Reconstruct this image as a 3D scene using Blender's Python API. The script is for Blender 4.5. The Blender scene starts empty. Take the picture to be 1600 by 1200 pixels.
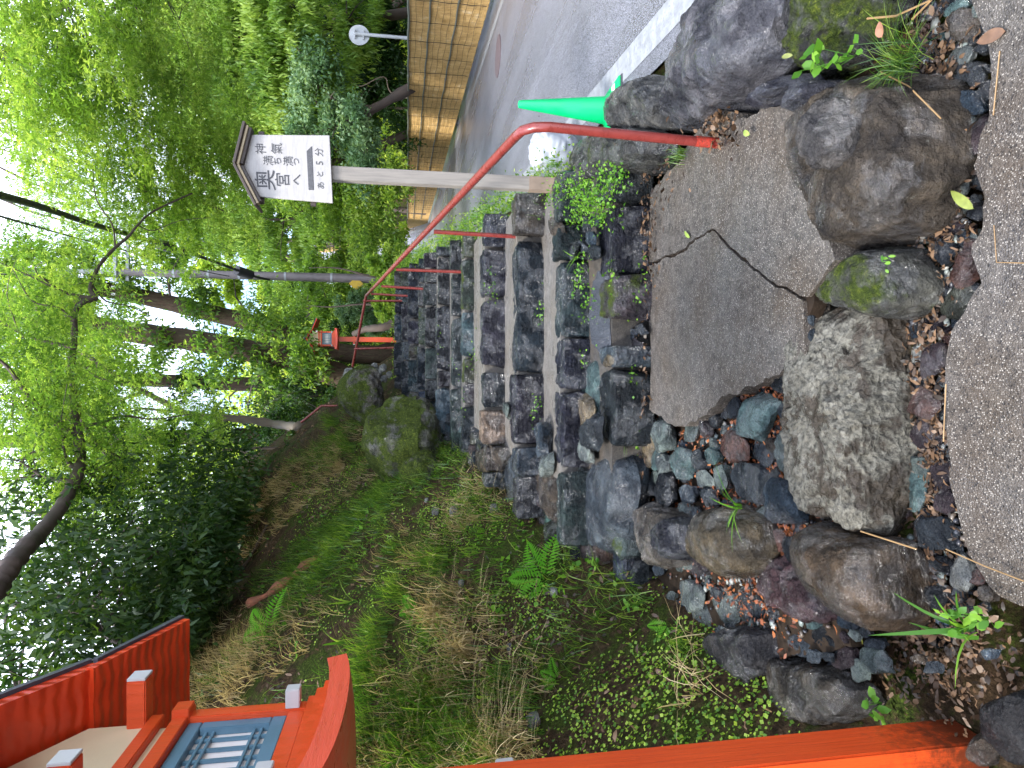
import bpy, bmesh, math, random
import numpy as np
from mathutils import Vector, Matrix

# ------------------------------------------------------------------ camera, sky, sun, exposure
SC = bpy.context.scene
COL = SC.collection
EYE = 1.5
PITCH = math.radians(9.3)
FOC = 1000.0                       # focal length in photo pixels (photo 1600 wide)
cp, sp = math.cos(PITCH), math.sin(PITCH)
cam = bpy.data.cameras.new('camera')
cam.sensor_fit = 'HORIZONTAL'; cam.sensor_width = 36.0; cam.lens = 36.0 * FOC / 1600.0
cam.clip_start = 0.05; cam.clip_end = 1000
camo = bpy.data.objects.new('camera', cam); COL.objects.link(camo)
U = Vector((0, sp, cp)); F = Vector((0, cp, -sp))
M = Matrix.Identity(4)             # the photograph was taken with the phone on its side
ax = [-U, Vector((1, 0, 0)), -F]
for c_ in range(3):
    for r_ in range(3): M[r_][c_] = ax[c_][r_]
M.translation = (0, 0, EYE)
camo.matrix_world = M
SC.camera = camo

SUN_EL, SUN_AZ = math.radians(50), math.radians(-128)   # azimuth from +Y, clockwise
wd = bpy.data.worlds.new("World"); SC.world = wd; wd.use_nodes = True
nt = wd.node_tree; nt.nodes.clear()
out = nt.nodes.new('ShaderNodeOutputWorld'); bg = nt.nodes.new('ShaderNodeBackground')
sky = nt.nodes.new('ShaderNodeTexSky'); sky.sky_type = 'NISHITA'; sky.sun_disc = False
sky.sun_elevation = SUN_EL; sky.sun_rotation = SUN_AZ; sky.air_density = 1.0; sky.dust_density = 2.0; sky.ozone_density = 1.5
tc = nt.nodes.new('ShaderNodeTexCoord'); nz_ = nt.nodes.new('ShaderNodeTexNoise')
nz_.inputs['Scale'].default_value = 2.2; nz_.inputs['Detail'].default_value = 5
cr = nt.nodes.new('ShaderNodeValToRGB'); cr.color_ramp.elements[0].position = 0.40; cr.color_ramp.elements[1].position = 0.56
mx = nt.nodes.new('ShaderNodeMix'); mx.data_type = 'RGBA'
mx.inputs['B'].default_value = (7.6, 8.2, 9.8, 1)     # bright thin cloud
nt.links.new(tc.outputs['Generated'], nz_.inputs['Vector']); nt.links.new(nz_.outputs['Fac'], cr.inputs['Fac'])
nt.links.new(cr.outputs['Color'], mx.inputs['Factor']); nt.links.new(sky.outputs['Color'], mx.inputs['A'])
nt.links.new(mx.outputs['Result'], bg.inputs['Color']); nt.links.new(bg.outputs['Background'], out.inputs['Surface'])
bg.inputs['Strength'].default_value = 0.10
sun = bpy.data.lights.new('sun', 'SUN'); sun.energy = 1.5; sun.angle = math.radians(12); sun.color = (1, .975, .94)
suno = bpy.data.objects.new('sun', sun); COL.objects.link(suno)
sd = Vector((math.sin(SUN_AZ) * math.cos(SUN_EL), math.cos(SUN_AZ) * math.cos(SUN_EL), math.sin(SUN_EL)))
suno.rotation_euler = sd.to_track_quat('Z', 'Y').to_euler()
vs = SC.view_settings
vs.view_transform = 'Standard'; vs.look = 'None'; vs.exposure = 2.38; vs.gamma = 1; vs.use_curve_mapping = False
SC.cycles.max_bounces = 7; SC.cycles.diffuse_bounces = 4; SC.cycles.transmission_bounces = 5; SC.cycles.glossy_bounces = 2
SC.cycles.transparent_max_bounces = 4
try:
    SC.cycles.use_denoising = True
except Exception: pass

R = random.Random(7)
NR = np.random.default_rng(7)

# ------------------------------------------------------------------ photo pixel -> world
def ray(px, py):
    dv = (px - 800) / FOC; du = (600 - py) / FOC
    return du, cp - dv * sp, -sp - dv * cp
def PZ(px, py, z):
    a, b, c = ray(px, py); t = (z - EYE) / c
    return Vector((a * t, b * t, z))
def PY(px, py, Y):
    a, b, c = ray(px, py); t = Y / b
    return Vector((a * t, Y, EYE + c * t))

# ------------------------------------------------------------------ noise
_pm = np.random.default_rng(3).random((64, 64, 64)).astype(np.float32)
def vn(P, f=1.0, off=0.0):
    Q = np.asarray(P, dtype=np.float64) * f + off + 1000.0
    I = np.floor(Q).astype(int); T = Q - I; T = T * T * (3 - 2 * T); I = I & 63; J = (I + 1) & 63
    x0, y0, z0 = I[..., 0], I[..., 1], I[..., 2]; x1, y1, z1 = J[..., 0], J[..., 1], J[..., 2]
    tx, ty, tz = T[..., 0], T[..., 1], T[..., 2]
    a = _pm[x0, y0, z0] * (1 - tx) + _pm[x1, y0, z0] * tx; b = _pm[x0, y1, z0] * (1 - tx) + _pm[x1, y1, z0] * tx
    c = _pm[x0, y0, z1] * (1 - tx) + _pm[x1, y0, z1] * tx; d = _pm[x0, y1, z1] * (1 - tx) + _pm[x1, y1, z1] * tx
    return (a * (1 - ty) + b * ty) * (1 - tz) + (c * (1 - ty) + d * ty) * tz - .5
def fbm(P, f=1.0, o=4, off=0.0):
    s = 0; a = 1
    for i in range(o): s = s + a * vn(P, f * 2 ** i, off + 17.3 * i); a *= .5
    return s

# ------------------------------------------------------------------ terrain
BY = [(-6, 0), (1.5, 0), (1.8, .14), (3.4, .17), (4, .36), (4.6, .53), (5.3, .71), (6.3, .88), (6.75, .95), (7.3, 1.04), (7.8, 1.16),
      (8.3, 1.29), (8.9, 1.36), (9.4, 1.48), (10, 1.6), (10.6, 1.69), (20, 1.92), (40, 3.5), (150, 10)]
XE = [(-6, -1.3), (1.5, -1.22), (2.3, -1.15), (3.46, -1.12), (4.4, -1.04), (5.9, -.74), (9, -.4), (10, -.1), (11, .2), (12, .5), (14, .7), (18, .9), (40, 0), (150, -10)]
XW = [(-6, 1.3), (3, 1.35), (5, 1.38), (10, 1.7), (20, 2.3), (150, 10)]
def lineX(y): return 1.99 + .11 * (np.asarray(y, float) - 3.11)
def fenceX(y): return 6.57 + .137 * (np.asarray(y, float) - 10.85)
def ip(t, y): return np.interp(y, [a for a, b in t], [b for a, b in t])
def H(x, y):
    x = np.asarray(x, float); y = np.asarray(y, float)
    b = ip(BY, y); xe = ip(XE, y); xw = ip(XW, y); xr = lineX(y) - .16
    P = np.stack([x, y, np.zeros_like(x)], -1)
    d = xe - x
    n1 = fbm(P, .9, 4); n2 = fbm(P, 4.0, 3, 5.0)
    dd = np.clip(d, 0, 2.7)
    zl = b - .1 + dd * 1.32 + np.clip(d - 2.7, 0, 8) * .35 + np.clip(d, 0, .5) / .5 * (n1 * .30 + n2 * .08) + np.clip(1 - d / .25, 0, 1) * 0
    zs = b - .17
    t = np.clip((x - xw) / np.maximum(xr - xw, .05), 0, 1); t = t * t * (3 - 2 * t)
    zr = (b - .17) * (1 - t) + (-.05) * t + (n2 * .06) * (1 - t)
    z = np.where(d > 0, zl, np.where(x < xw, zs, zr))
    w = x - fenceX(y)                                        # river gully, then the far hillside
    g = np.where(w > .6, -.05 - np.clip(w - .6, 0, 3) * 1.0 + np.clip(w - 4.5, 0, 40) * .75 + n1 * 1.2 * np.clip(w - 4, 0, 1), z)
    z = np.where(w > .6, g, z)
    z = z + np.clip(y - 45, 0, 60) * .30
    return z
def Hs(x, y): return float(H(np.array([x]), np.array([y]))[0])
def PG(px, py, near=1.0, far=60.0):
    a, b, c = ray(px, py)
    Y = np.geomspace(near, far, 900); t = Y / b
    h = H(a * t, Y); z = EYE + c * t
    k = np.nonzero(h >= z)[0]
    i = k[0] if len(k) else len(Y) - 1
    return Vector((a * t[i], Y[i], float(h[i])))

# ------------------------------------------------------------------ object helpers
def tag(o, label=None, cat=None, group=None, kind=None):
    if label: o['label'] = label
    if cat: o['category'] = cat
    if group: o['group'] = group
    if kind: o['kind'] = kind
    return o
def empty(name, loc, label=None, cat=None, group=None, kind=None, rz=0):
    o = bpy.data.objects.new(name, None); COL.objects.link(o); o.location = loc; o.rotation_euler.z = rz
    o.empty_display_size = .1
    return tag(o, label, cat, group, kind)
def link(name, me, mat=None, parent=None, loc=None, col=None):
    o = bpy.data.objects.new(name, me); COL.objects.link(o)
    if mat is not None and len(me.materials) == 0: me.materials.append(mat)
    if parent is not None: o.parent = parent
    if loc is not None: o.location = loc
    if col is not None: o.color = col
    return o
def mesh(name, V, Fc, mat=None, parent=None, smooth=False, loc=None, col=None, sharp=None):
    me = bpy.data.meshes.new(name); me.from_pydata([tuple(v) for v in V], [], [tuple(f) for f in Fc])
    if smooth: me.polygons.foreach_set('use_smooth', [True] * len(me.polygons))
    me.update()
    if sharp: me.set_sharp_from_angle(angle=sharp)
    return link(name, me, mat, parent, loc, col)
def nmesh(name, V, Q, mat=None, parent=None, smooth=False, rnd=None, loc=None):
    """V (n,3), Q (m,4) numpy, optional per-vertex attribute rnd"""
    me = bpy.data.meshes.new(name)
    n, m = len(V), len(Q); k = Q.shape[1]
    me.vertices.add(n); me.vertices.foreach_set('co', np.asarray(V, np.float32).ravel())
    me.loops.add(m * k); me.loops.foreach_set('vertex_index', np.asarray(Q, np.int32).ravel())
    me.polygons.add(m); me.polygons.foreach_set('loop_start', np.arange(m, dtype=np.int32) * k)
    if smooth: me.polygons.foreach_set('use_smooth', np.ones(m, bool))
    me.update(calc_edges=True)
    if rnd is not None:
        at = me.attributes.new('rnd', 'FLOAT', 'POINT'); at.data.foreach_set('value', np.asarray(rnd, np.float32))
    return link(name, me, mat, parent, loc)

def bmobj(name, bm, mat, parent=None, smooth=False, loc=None, rot=None, sharp=None, col=None):
    me = bpy.data.meshes.new(name); bm.to_mesh(me); bm.free()
    if smooth: me.polygons.foreach_set('use_smooth', [True] * len(me.polygons))
    if sharp: me.set_sharp_from_angle(angle=sharp)
    o = link(name, me, mat, parent, loc, col)
    if rot: o.rotation_euler = rot
    return o
def box(name, c, s, mat, parent=None, bev=.004, rot=None, taper=None, smooth=False, col=None):
    bm = bmesh.new(); bmesh.ops.create_cube(bm, size=1)
    for v in bm.verts:
        v.co.x *= s[0]; v.co.y *= s[1]; v.co.z *= s[2]
        if taper and v.co.z > 0: v.co.x *= taper; v.co.y *= taper
    if bev: bmesh.ops.bevel(bm, geom=bm.edges[:], offset=bev, segments=2, affect='EDGES')
    return bmobj(name, bm, mat, parent, loc=c, rot=rot, col=col)
def tube_arr(pts, rad, seg=10, closed_ends=True, jitter=0, seed=0):
    pts = [Vector(p) for p in pts]; n = len(pts)
    rad = rad if hasattr(rad, '__len__') else [rad] * n
    rn = random.Random(seed)
    V = []; Fc = []; up = Vector((0, 0, 1)); prev = None
    for i, p in enumerate(pts):
        t = (pts[min(i + 1, n - 1)] - pts[max(i - 1, 0)]).normalized()
        if prev is None:
            a = t.orthogonal().normalized()
        else:
            a = (prev - t * prev.dot(t))
            a = a.normalized() if a.length > 1e-6 else t.orthogonal().normalized()
        prev = a; b = t.cross(a)
        for k in range(seg):
            th = 2 * math.pi * k / seg; r = rad[i] * (1 + jitter * rn.uniform(-1, 1))
            V.append(p + a * math.cos(th) * r + b * math.sin(th) * r)
    for i in range(n - 1):
        for k in range(seg):
            k2 = (k + 1) % seg
            Fc.append((i * seg + k, i * seg + k2, (i + 1) * seg + k2, (i + 1) * seg + k))
    if closed_ends:
        Fc.append(tuple(range(seg))[::-1]); Fc.append(tuple((n - 1) * seg + k for k in range(seg)))
    return V, Fc
def spline(pts, m=6):
    pts = [Vector(p) for p in pts]; out_ = []
    for i in range(len(pts) - 1):
        p0 = pts[max(i - 1, 0)]; p1 = pts[i]; p2 = pts[i + 1]; p3 = pts[min(i + 2, len(pts) - 1)]
        for k in range(m):
            t = k / m
            out_.append(.5 * ((2 * p1) + (p2 - p0) * t + (2 * p0 - 5 * p1 + 4 * p2 - p3) * t * t + (-p0 + 3 * p1 - 3 * p2 + p3) * t ** 3))
    out_.append(pts[-1]); return out_
def tube(name, pts, rad, mat, parent=None, seg=10, jitter=0, seed=0):
    V, Fc = tube_arr(pts, rad, seg, True, jitter, seed)
    return mesh(name, V, Fc, mat, parent, smooth=True, sharp=math.radians(50))

# ------------------------------------------------------------------ materials
def mat(name):
    m = bpy.data.materials.new(name); m.use_nodes = True; t = m.node_tree; t.nodes.clear()
    o = t.nodes.new('ShaderNodeOutputMaterial'); return m, t, o
class NT:
    def __init__(s, t): s.t = t
    def n(s, ty, **kw):
        nd = s.t.nodes.new('ShaderNode' + ty)
        for k, v in kw.items():
            k2 = k.replace('_', ' ')
            if k in ('data_type', 'blend_type', 'operation', 'feature', 'noise_dimensions', 'attribute_name', 'mode', 'wave_type', 'bands_direction', 'distance'): setattr(nd, k, v)
            else:
                i = nd.inputs[k2] if k2 in nd.inputs else nd.inputs[int(k[1:])]
                if hasattr(v, 'is_linked') or isinstance(v, bpy.types.NodeSocket): s.t.links.new(v, i)
                else: i.default_value = v
        return nd
    def noise(s, vec, scale, detail=4, rough=.55): 
        return s.n('TexNoise', Vector=vec, Scale=scale, Detail=detail, Roughness=rough).outputs['Fac']
    def ramp(s, f, *st):
        r = s.t.nodes.new('ShaderNodeValToRGB'); s.t.links.new(f, r.inputs['Fac'])
        while len(r.color_ramp.elements) < len(st): r.color_ramp.elements.new(.5)
        for e, (p, c) in zip(r.color_ramp.elements, st):
            e.position = p; e.color = (c, c, c, 1) if not hasattr(c, '__len__') else (*c, 1)
        return r.outputs['Color']
    def mix(s, f, a, b, mode='MIX'):
        m = s.t.nodes.new('ShaderNodeMix'); m.data_type = 'RGBA'; m.blend_type = mode
        for k, v in (('Factor', f), ('A', a), ('B', b)):
            if isinstance(v, bpy.types.NodeSocket): s.t.links.new(v, m.inputs[k])
            elif k == 'Factor': m.inputs[k].default_value = v
            else: m.inputs[k].default_value = (*v, 1) if len(v) == 3 else v
        return m.outputs['Result']
    def math(s, op, a, b=0.0):
        m = s.t.nodes.new('ShaderNodeMath'); m.operation = op
        for i, v in enumerate((a, b)):
            if isinstance(v, bpy.types.NodeSocket): s.t.links.new(v, m.inputs[i])
            else: m.inputs[i].default_value = v
        return m.outputs[0]
    def pos(s): return s.n('NewGeometry').outputs['Position']
    def bump(s, h, strength=.4, dist=.01, normal=None):
        b = s.t.nodes.new('ShaderNodeBump'); b.inputs['Strength'].default_value = strength; b.inputs['Distance'].default_value = dist
        s.t.links.new(h, b.inputs['Height'])
        if normal: s.t.links.new(normal, b.inputs['Normal'])
        return b.outputs['Normal']
def principled(T, o, color, rough=.5, normal=None, spec=.5, coat=0, metal=0):
    p = T.t.nodes.new('ShaderNodeBsdfPrincipled')
    for k, v in (('Base Color', color), ('Roughness', rough)):
        if isinstance(v, bpy.types.NodeSocket): T.t.links.new(v, p.inputs[k])
        elif k == 'Base Color': p.inputs[k].default_value = (*v, 1)
        else: p.inputs[k].default_value = v
    p.inputs['Specular IOR Level'].default_value = spec; p.inputs['Metallic'].default_value = metal
    if coat: p.inputs['Coat Weight'].default_value = coat; p.inputs['Coat Roughness'].default_value = .12
    if normal: T.t.links.new(normal, p.inputs['Normal'])
    T.t.links.new(p.outputs[0], o.inputs['Surface']); return p
MATS = {}
def paint(name, c, rough=.4, var=.25, scale=8, bump=.15, bscale=60, coat=0, stretch=None, wear=None, wearf=(.62, .7), spec=.5):
    m, t, o = mat(name); T = NT(t); P = T.pos()
    if stretch:
        mp = T.n('Mapping', Vector=T.n('TexCoord').outputs['Object']); mp.inputs['Scale'].default_value = stretch; P = mp.outputs[0]
    n = T.noise(P, scale, 5); c2 = tuple(x * (1 - var) for x in c); c3 = tuple(min(1, x * (1 + var * .6)) for x in c)
    colr = T.ramp(n, (.3, c2), (.7, c3))
    if wear: colr = T.mix(T.ramp(T.noise(P, scale * 2.7, 6, .7), (wearf[0], 0), (wearf[1], 1)), colr, wear)
    nb = T.noise(P, bscale, 4)
    principled(T, o, colr, T.ramp(n, (.3, rough * .8), (.7, min(1, rough * 1.3))), T.bump(nb, bump, .004), coat=coat, spec=spec)
    MATS[name] = m; return m

def rock_mat(name, wet=.5):
    """colour from the object's own colour; its alpha is how much moss grows on it"""
    m, t, o = mat(name); T = NT(t); P = T.pos()
    oi = T.n('ObjectInfo'); base = oi.outputs['Color']; moss = oi.outputs['Alpha']
    n1 = T.noise(P, 9, 8, .62); n2 = T.noise(P, 45, 6, .65)
    mp = T.n('Mapping', Vector=P); mp.inputs['Scale'].default_value = (4, 9, 22); mp.inputs['Rotation'].default_value = (.5, .7, .2)
    n3 = T.noise(mp.outputs[0], 2.2, 7, .7)
    cc = T.mix(1.0, base, T.ramp(n1, (.33, (.20, .21, .25)), (.5, (.62, .62, .62)), (.68, (1.55, 1.5, 1.4))), 'MULTIPLY')
    cc = T.mix(T.ramp(n3, (.60, 0), (.74, .32)), cc, (.22, .22, .22))              # pale veins and streaks
    cc = T.mix(T.ramp(n2, (.58, 0), (.75, .45)), cc, (.018, .017, .018))
    n4 = T.noise(P, 150, 4, .7); cc = T.mix(T.ramp(n4, (.30, .75), (.46, 0)), cc, (.010, .010, .011)); cc = T.mix(T.ramp(n4, (.60, 0), (.72, .5)), cc, (.26, .25, .23))
    lich = T.ramp(T.noise(P, 14, 9, .75), (.64, 0), (.68, .6))
    cc = T.mix(T.math('MULTIPLY', lich, .5), cc, (.42, .44, .38))
    sep = T.n('SeparateXYZ', Vector=T.n('NewGeometry').outputs['Normal']).outputs['Z']
    mm = T.math('ADD', T.noise(P, 5, 8, .72), T.math('MULTIPLY', sep, .10))
    mk = T.math('MULTIPLY', T.math('SUBTRACT', T.math('ADD', mm, moss), 1.0), 9.0)
    mkc = T.n('Clamp', Value=mk).outputs[0]
    mcol = T.ramp(T.noise(P, 60, 6, .7), (.3, (.012, .024, .004)), (.55, (.07, .10, .012)), (.75, (.26, .30, .035)))
    cc = T.mix(mkc, cc, mcol)
    rg = T.ramp(T.noise(P, 11, 6, .6), (.40, max(.1, .60 - wet)), (.62, max(.2, .82 - wet * .7)))
    rg = T.mix(mkc, rg, (.95, .95, .95))
    vo = T.n('TexVoronoi', Vector=T.mix(.12, P, T.n('TexNoise', Vector=P, Scale=9.0).outputs['Color']), Scale=16.0, feature='DISTANCE_TO_EDGE').outputs['Distance']
    crk = T.ramp(vo, (.0, 0), (.05, 1))
    b1 = T.bump(n3, .9, .045); b2 = T.bump(n1, .9, .07, b1); b3 = T.bump(T.math('MULTIPLY', crk, T.ramp(n1, (.45, 0), (.6, 1))), .25, .006, b2)
    b4 = T.bump(n2, .9, .016, b3); b5 = T.bump(T.math('MULTIPLY', T.noise(P, 170, 3), mkc), .9, .01, b4)
    cc = T.mix(T.math('MULTIPLY', wet, .55), cc, (.008, .009, .011)) if wet > .4 else cc
    pr = principled(T, o, cc, rg, b5, spec=.15)
    film = T.ramp(T.noise(P, 7, 5, .6), (.47, 1), (.525, 0)); inv = T.math('SUBTRACT', 1.0, mkc)
    t.links.new(T.math('MULTIPLY', T.math('MULTIPLY', film, inv), wet * 2.0), pr.inputs['Coat Weight']); pr.inputs['Coat Roughness'].default_value = .08; pr.inputs['Coat IOR'].default_value = 1.7
    t.links.new(b3, pr.inputs['Coat Normal'])
    MATS[name] = m; return m
def crust_mat(name):
    m, t, o = mat(name); T = NT(t); P = T.pos()
    n1 = T.noise(P, 7, 8, .7); n2 = T.noise(P, 60, 6, .75); n3 = T.noise(P, 24, 6, .7)
    w = T.mix(.06, P, T.n('TexNoise', Vector=P, Scale=20.0).outputs['Color'])
    vo = T.n('TexVoronoi', Vector=w, Scale=26.0).outputs['Distance']
    crust = T.ramp(T.math('ADD', n1, T.math('MULTIPLY', T.n('SeparateXYZ', Vector=T.n('NewGeometry').outputs['Normal']).outputs['Z'], .09)), (.50, 0), (.56, 1))
    pale = T.mix(T.ramp(n2, (.35, 1), (.55, 0)), T.ramp(n3, (.3, (.085, .078, .058)), (.7, (.21, .20, .165))), (.02, .018, .014))
    cc = T.mix(crust, T.ramp(n3, (.3, (.02, .016, .012)), (.7, (.065, .052, .038))), pale)
    b = T.bump(vo, .9, .03); b = T.bump(n3, .8, .02, b); b = T.bump(n2, .9, .008, b); b = T.bump(crust, .6, .008, b)
    principled(T, o, cc, T.ramp(n1, (.45, .22), (.55, .8)), b, spec=.35); return m
def concrete_mat(name, dark, light, grain, wet=.35, scale=210, brown=(.09, .07, .05)):
    m, t, o = mat(name); T = NT(t); P = T.pos()
    big = T.noise(P, 2.6, 6, .6); mid = T.noise(P, 22, 5, .6)
    vo = T.n('TexVoronoi', Vector=P, Scale=scale); cell = T.n('SeparateColor', Color=vo.outputs['Color']).outputs[0]
    cc = T.ramp(mid, (.3, dark), (.7, light))
    cc = T.mix(T.ramp(big, (.42, 0), (.66, .75)), cc, brown)
    g = T.math('MULTIPLY', T.ramp(cell, (.62, 0), (.9, 1)), T.ramp(vo.outputs['Distance'], (.25, 1), (.5, 0)))
    cc = T.mix(g, cc, grain)
    cc = T.mix(T.ramp(cell, (.0, .8), (.25, 0)), cc, (.012, .012, .013))
    b = T.bump(vo.outputs['Distance'], .7, .004); b = T.bump(mid, .35, .01, b); b = T.bump(big, .4, .03, b)
    principled(T, o, cc, T.ramp(T.noise(P, 6, 5), (.35, .6 - wet), (.7, .95 - wet * .7)), b, spec=.22)
    pr = o.inputs['Surface'].links[0].from_node; t.links.new(T.ramp(T.noise(P, 4.5, 5, .6), (.42, .7), (.58, 0)), pr.inputs['Coat Weight']); pr.inputs['Coat Roughness'].default_value = .22; t.links.new(b, pr.inputs['Coat Normal'])
    MATS[name] = m; return m
def leaf_mat(name, c1, c2, c3, trans=.5, gloss=.04, tscale=2.0):
    m, t, o = mat(name); T = NT(t)
    at = T.n('Attribute'); at.attribute_name = 'rnd'; r = at.outputs['Fac']
    big = T.noise(T.pos(), .9, 3)
    f = T.math('ADD', T.math('MULTIPLY', r, .65), T.math('MULTIPLY', big, .4))
    cc = T.ramp(f, (.15, c1), (.5, c2), (.85, c3))
    d = T.n('BsdfDiffuse', Color=cc); tr = T.n('BsdfTranslucent', Color=T.mix(1.0, cc, (tscale, tscale * .95, tscale * .6), 'MULTIPLY'))
    a = T.n('MixShader', Fac=trans); t.links.new(d.outputs[0], a.inputs[1]); t.links.new(tr.outputs[0], a.inputs[2])
    g = T.n('BsdfAnisotropic', Roughness=.5); g.inputs['Color'].default_value = (.45, .5, .5, 1)
    b = T.n('MixShader', Fac=gloss); t.links.new(a.outputs[0], b.inputs[1]); t.links.new(g.outputs[0], b.inputs[2])
    t.links.new(b.outputs[0], o.inputs['Surface']); MATS[name] = m; return m

M_crust = crust_mat('crusted_stone'); M_rock = rock_mat('wet_rock', .50); M_rockd = rock_mat('damp_rock', .28)
M_slab = concrete_mat('aggregate_concrete', (.042, .036, .031), (.098, .086, .074), (.30, .275, .24), .30, 200, (.060, .044, .030))
M_cem = concrete_mat('step_cement', (.09, .085, .078), (.17, .16, .145), (.26, .24, .21), .40, 330, (.12, .10, .075))
M_core = concrete_mat('mortar', (.03, .028, .026), (.06, .055, .05), (.15, .13, .1), .2, 260)
# asphalt, wet; the pale bluish base colour stands in for reflected sky
m, t, o = mat('wet_asphalt'); T = NT(t); P = T.pos()
vo = T.n('TexVoronoi', Vector=P, Scale=170.0); mp = T.n('Mapping', Vector=P); mp.inputs['Scale'].default_value = (1.3, .12, 1); mp.inputs['Rotation'].default_value = (0, 0, .11)
big = T.noise(mp.outputs[0], 1.6, 4)
cc = T.mix(T.ramp(vo.outputs['Distance'], (.2, 1), (.6, 0)), (.045, .045, .055), T.ramp(big, (.3, (.28, .29, .34)), (.7, (.36, .37, .43))))
principled(T, o, cc, T.ramp(big, (.3, .22), (.7, .42)), T.bump(vo.outputs['Distance'], .5, .003), spec=.6); M_road = m
M_line = paint('road_paint', (.225, .235, .25), .5, .25, 14, .3, 120, wear=(.17, .17, .20), wearf=(.54, .62))
M_verm = paint('vermilion_paint', (.64, .072, .013), .38, .12, 5, .35, 30, stretch=(14, 14, 1.2))
M_vermpale = paint('sheen_tinted_vermilion', (.70, .085, .045), .30, .12, 5, .3, 30, stretch=(3, 1.2, 14), wear=(.75, .3, .2), wearf=(.74, .78))  # paler, pinker red: sheen on the lantern platform painted into the colour
m, t, o = mat('carved_vermilion'); T = NT(t); tcx = T.n('TexCoord').outputs['Object']
wv = T.n('TexWave', Vector=tcx, Scale=11.0, Distortion=3.0, bands_direction='Y'); wv.inputs['Detail Scale'].default_value = 1.5
principled(T, o, T.ramp(T.noise(tcx, 9, 4), (.3, (.5, .035, .008)), (.7, (.68, .06, .014))), .35, T.bump(wv.outputs['Fac'], .6, .006)); M_carved = m
M_rail = paint('handrail_red', (.17, .027, .022), .28, .2, 25, .15, 90, wear=(.07, .03, .02), wearf=(.66, .72))
M_railbase = paint('rusty_red_base', (.36, .03, .015), .6, .35, 60, .8, 120, wear=(.06, .03, .02), wearf=(.52, .6))
M_blue = paint('blue_paint', (.10, .20, .27), .45, .15, 9, .2, 60)
M_paper = paint('paper_pane', (.78, .72, .68), .8, .04, 6, .1)
M_cream = paint('cream_board', (.68, .56, .36), .6, .1, 5, .2, 60)
M_white = paint('white_paint', (.5, .5, .49), .5, .06, 12, .2)
M_signw = paint('weathered_sign_wood', (.36, .345, .33), .6, .16, 3.2, .25, 40, stretch=(3, 3, 22), wear=(.42, .36, .30), wearf=(.6, .75))
M_signend = paint('fresh_wood_edge', (.52, .42, .27), .6, .15, 5, .2)
M_post = paint('grey_post_wood', (.21, .19, .165), .65, .25, 4, .3, 40, stretch=(18, 18, 1.3))
M_darkwood = paint('dark_roof_wood', (.045, .032, .026), .55, .4, 6, .4, 40, stretch=(3, 3, 9))
M_ink = paint('black_ink', (.05, .05, .055), .6, .3, 20, .05)
M_green = paint('green_plastic', (.0, .40, .13), .35, .08, 6, .05)
M_rubber = paint('black_rubber', (.05, .055, .065), .5, .3, 20, .3)
M_tarp = paint('white_tarp', (.32, .34, .37), .38, .07, 8, .3, 30)
M_bark = paint('cedar_bark', (.065, .042, .032), .85, .5, 3, 1.0, 18, spec=.1, stretch=(9, 9, .8), wear=(.10, .13, .06), wearf=(.52, .7))
M_barkd = paint('dark_branch_bark', (.075, .055, .045), .8, .4, 5, .9, 22)
M_barkp = paint('pale_branch_bark', (.13, .105, .08), .8, .35, 5, .8, 22)
M_pole = paint('utility_pole', (.17, .145, .15), .5, .2, 4, .2, 30)
M_steel = paint('galvanised_steel', (.36, .38, .4), .4, .15, 10, .1)
M_cable = paint('cable_rubber', (.02, .02, .025), .5, .2, 10, .1)
M_dead = paint('rotten_wood', (.20, .07, .035), .9, .5, 5, 1.0, 30, stretch=(8, 8, 2))
# reed screen
m, t, o = mat('reed_screen'); T = NT(t); tcx = T.n('TexCoord').outputs['Object']
mp = T.n('Mapping', Vector=tcx); mp.inputs['Scale'].default_value = (60, 60, .7); n = T.noise(mp.outputs[0], 3, 4, .7)
mp2 = T.n('Mapping', Vector=tcx); mp2.inputs['Scale'].default_value = (3, 3, 4); n2 = T.noise(mp2.outputs[0], 1.3, 4, .6)
cc = T.mix(T.ramp(n, (.38, .6), (.55, 0)), T.ramp(n2, (.3, (.46, .28, .09)), (.6, (.66, .43, .17)), (.78, (.75, .60, .38))), (.13, .065, .02))
principled(T, o, cc, .6, T.bump(n, .8, .01)); M_reed = m
M_bamboo = paint('weathered_bamboo', (.13, .135, .11), .45, .25, 6, .15)
M_twine = paint('black_twine', (.03, .025, .02), .8, .2, 10, .1)
# soil with moss
m, t, o = mat('hillside_soil'); T = NT(t); P = T.pos()
n1 = T.noise(P, 3.0, 9, .7); n2 = T.noise(P, 28, 6, .7); n3 = T.noise(P, .9, 5, .6)
cc = T.ramp(n2, (.3, (.007, .005, .003)), (.5, (.030, .019, .010)), (.72, (.09, .058, .032)))
mcol = T.ramp(T.noise(P, 70, 6, .7), (.35, (.006, .010, .002)), (.55, (.03, .048, .006)), (.75, (.11, .15, .02)))
cc = T.mix(T.ramp(n1, (.47, 0), (.56, .9)), cc, mcol)
b = T.bump(n1, .6, .06); b = T.bump(n2, .9, .02, b); b = T.bump(T.noise(P, 110, 4), .8, .008, b)
principled(T, o, cc, .85, b, spec=.08); M_soil = m
m, t, o = mat('puddle_water'); T = NT(t)
principled(T, o, (.05, .055, .065), .05, T.bump(T.noise(T.pos(), 5, 2), .05, .01), spec=.9); M_water = m

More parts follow.
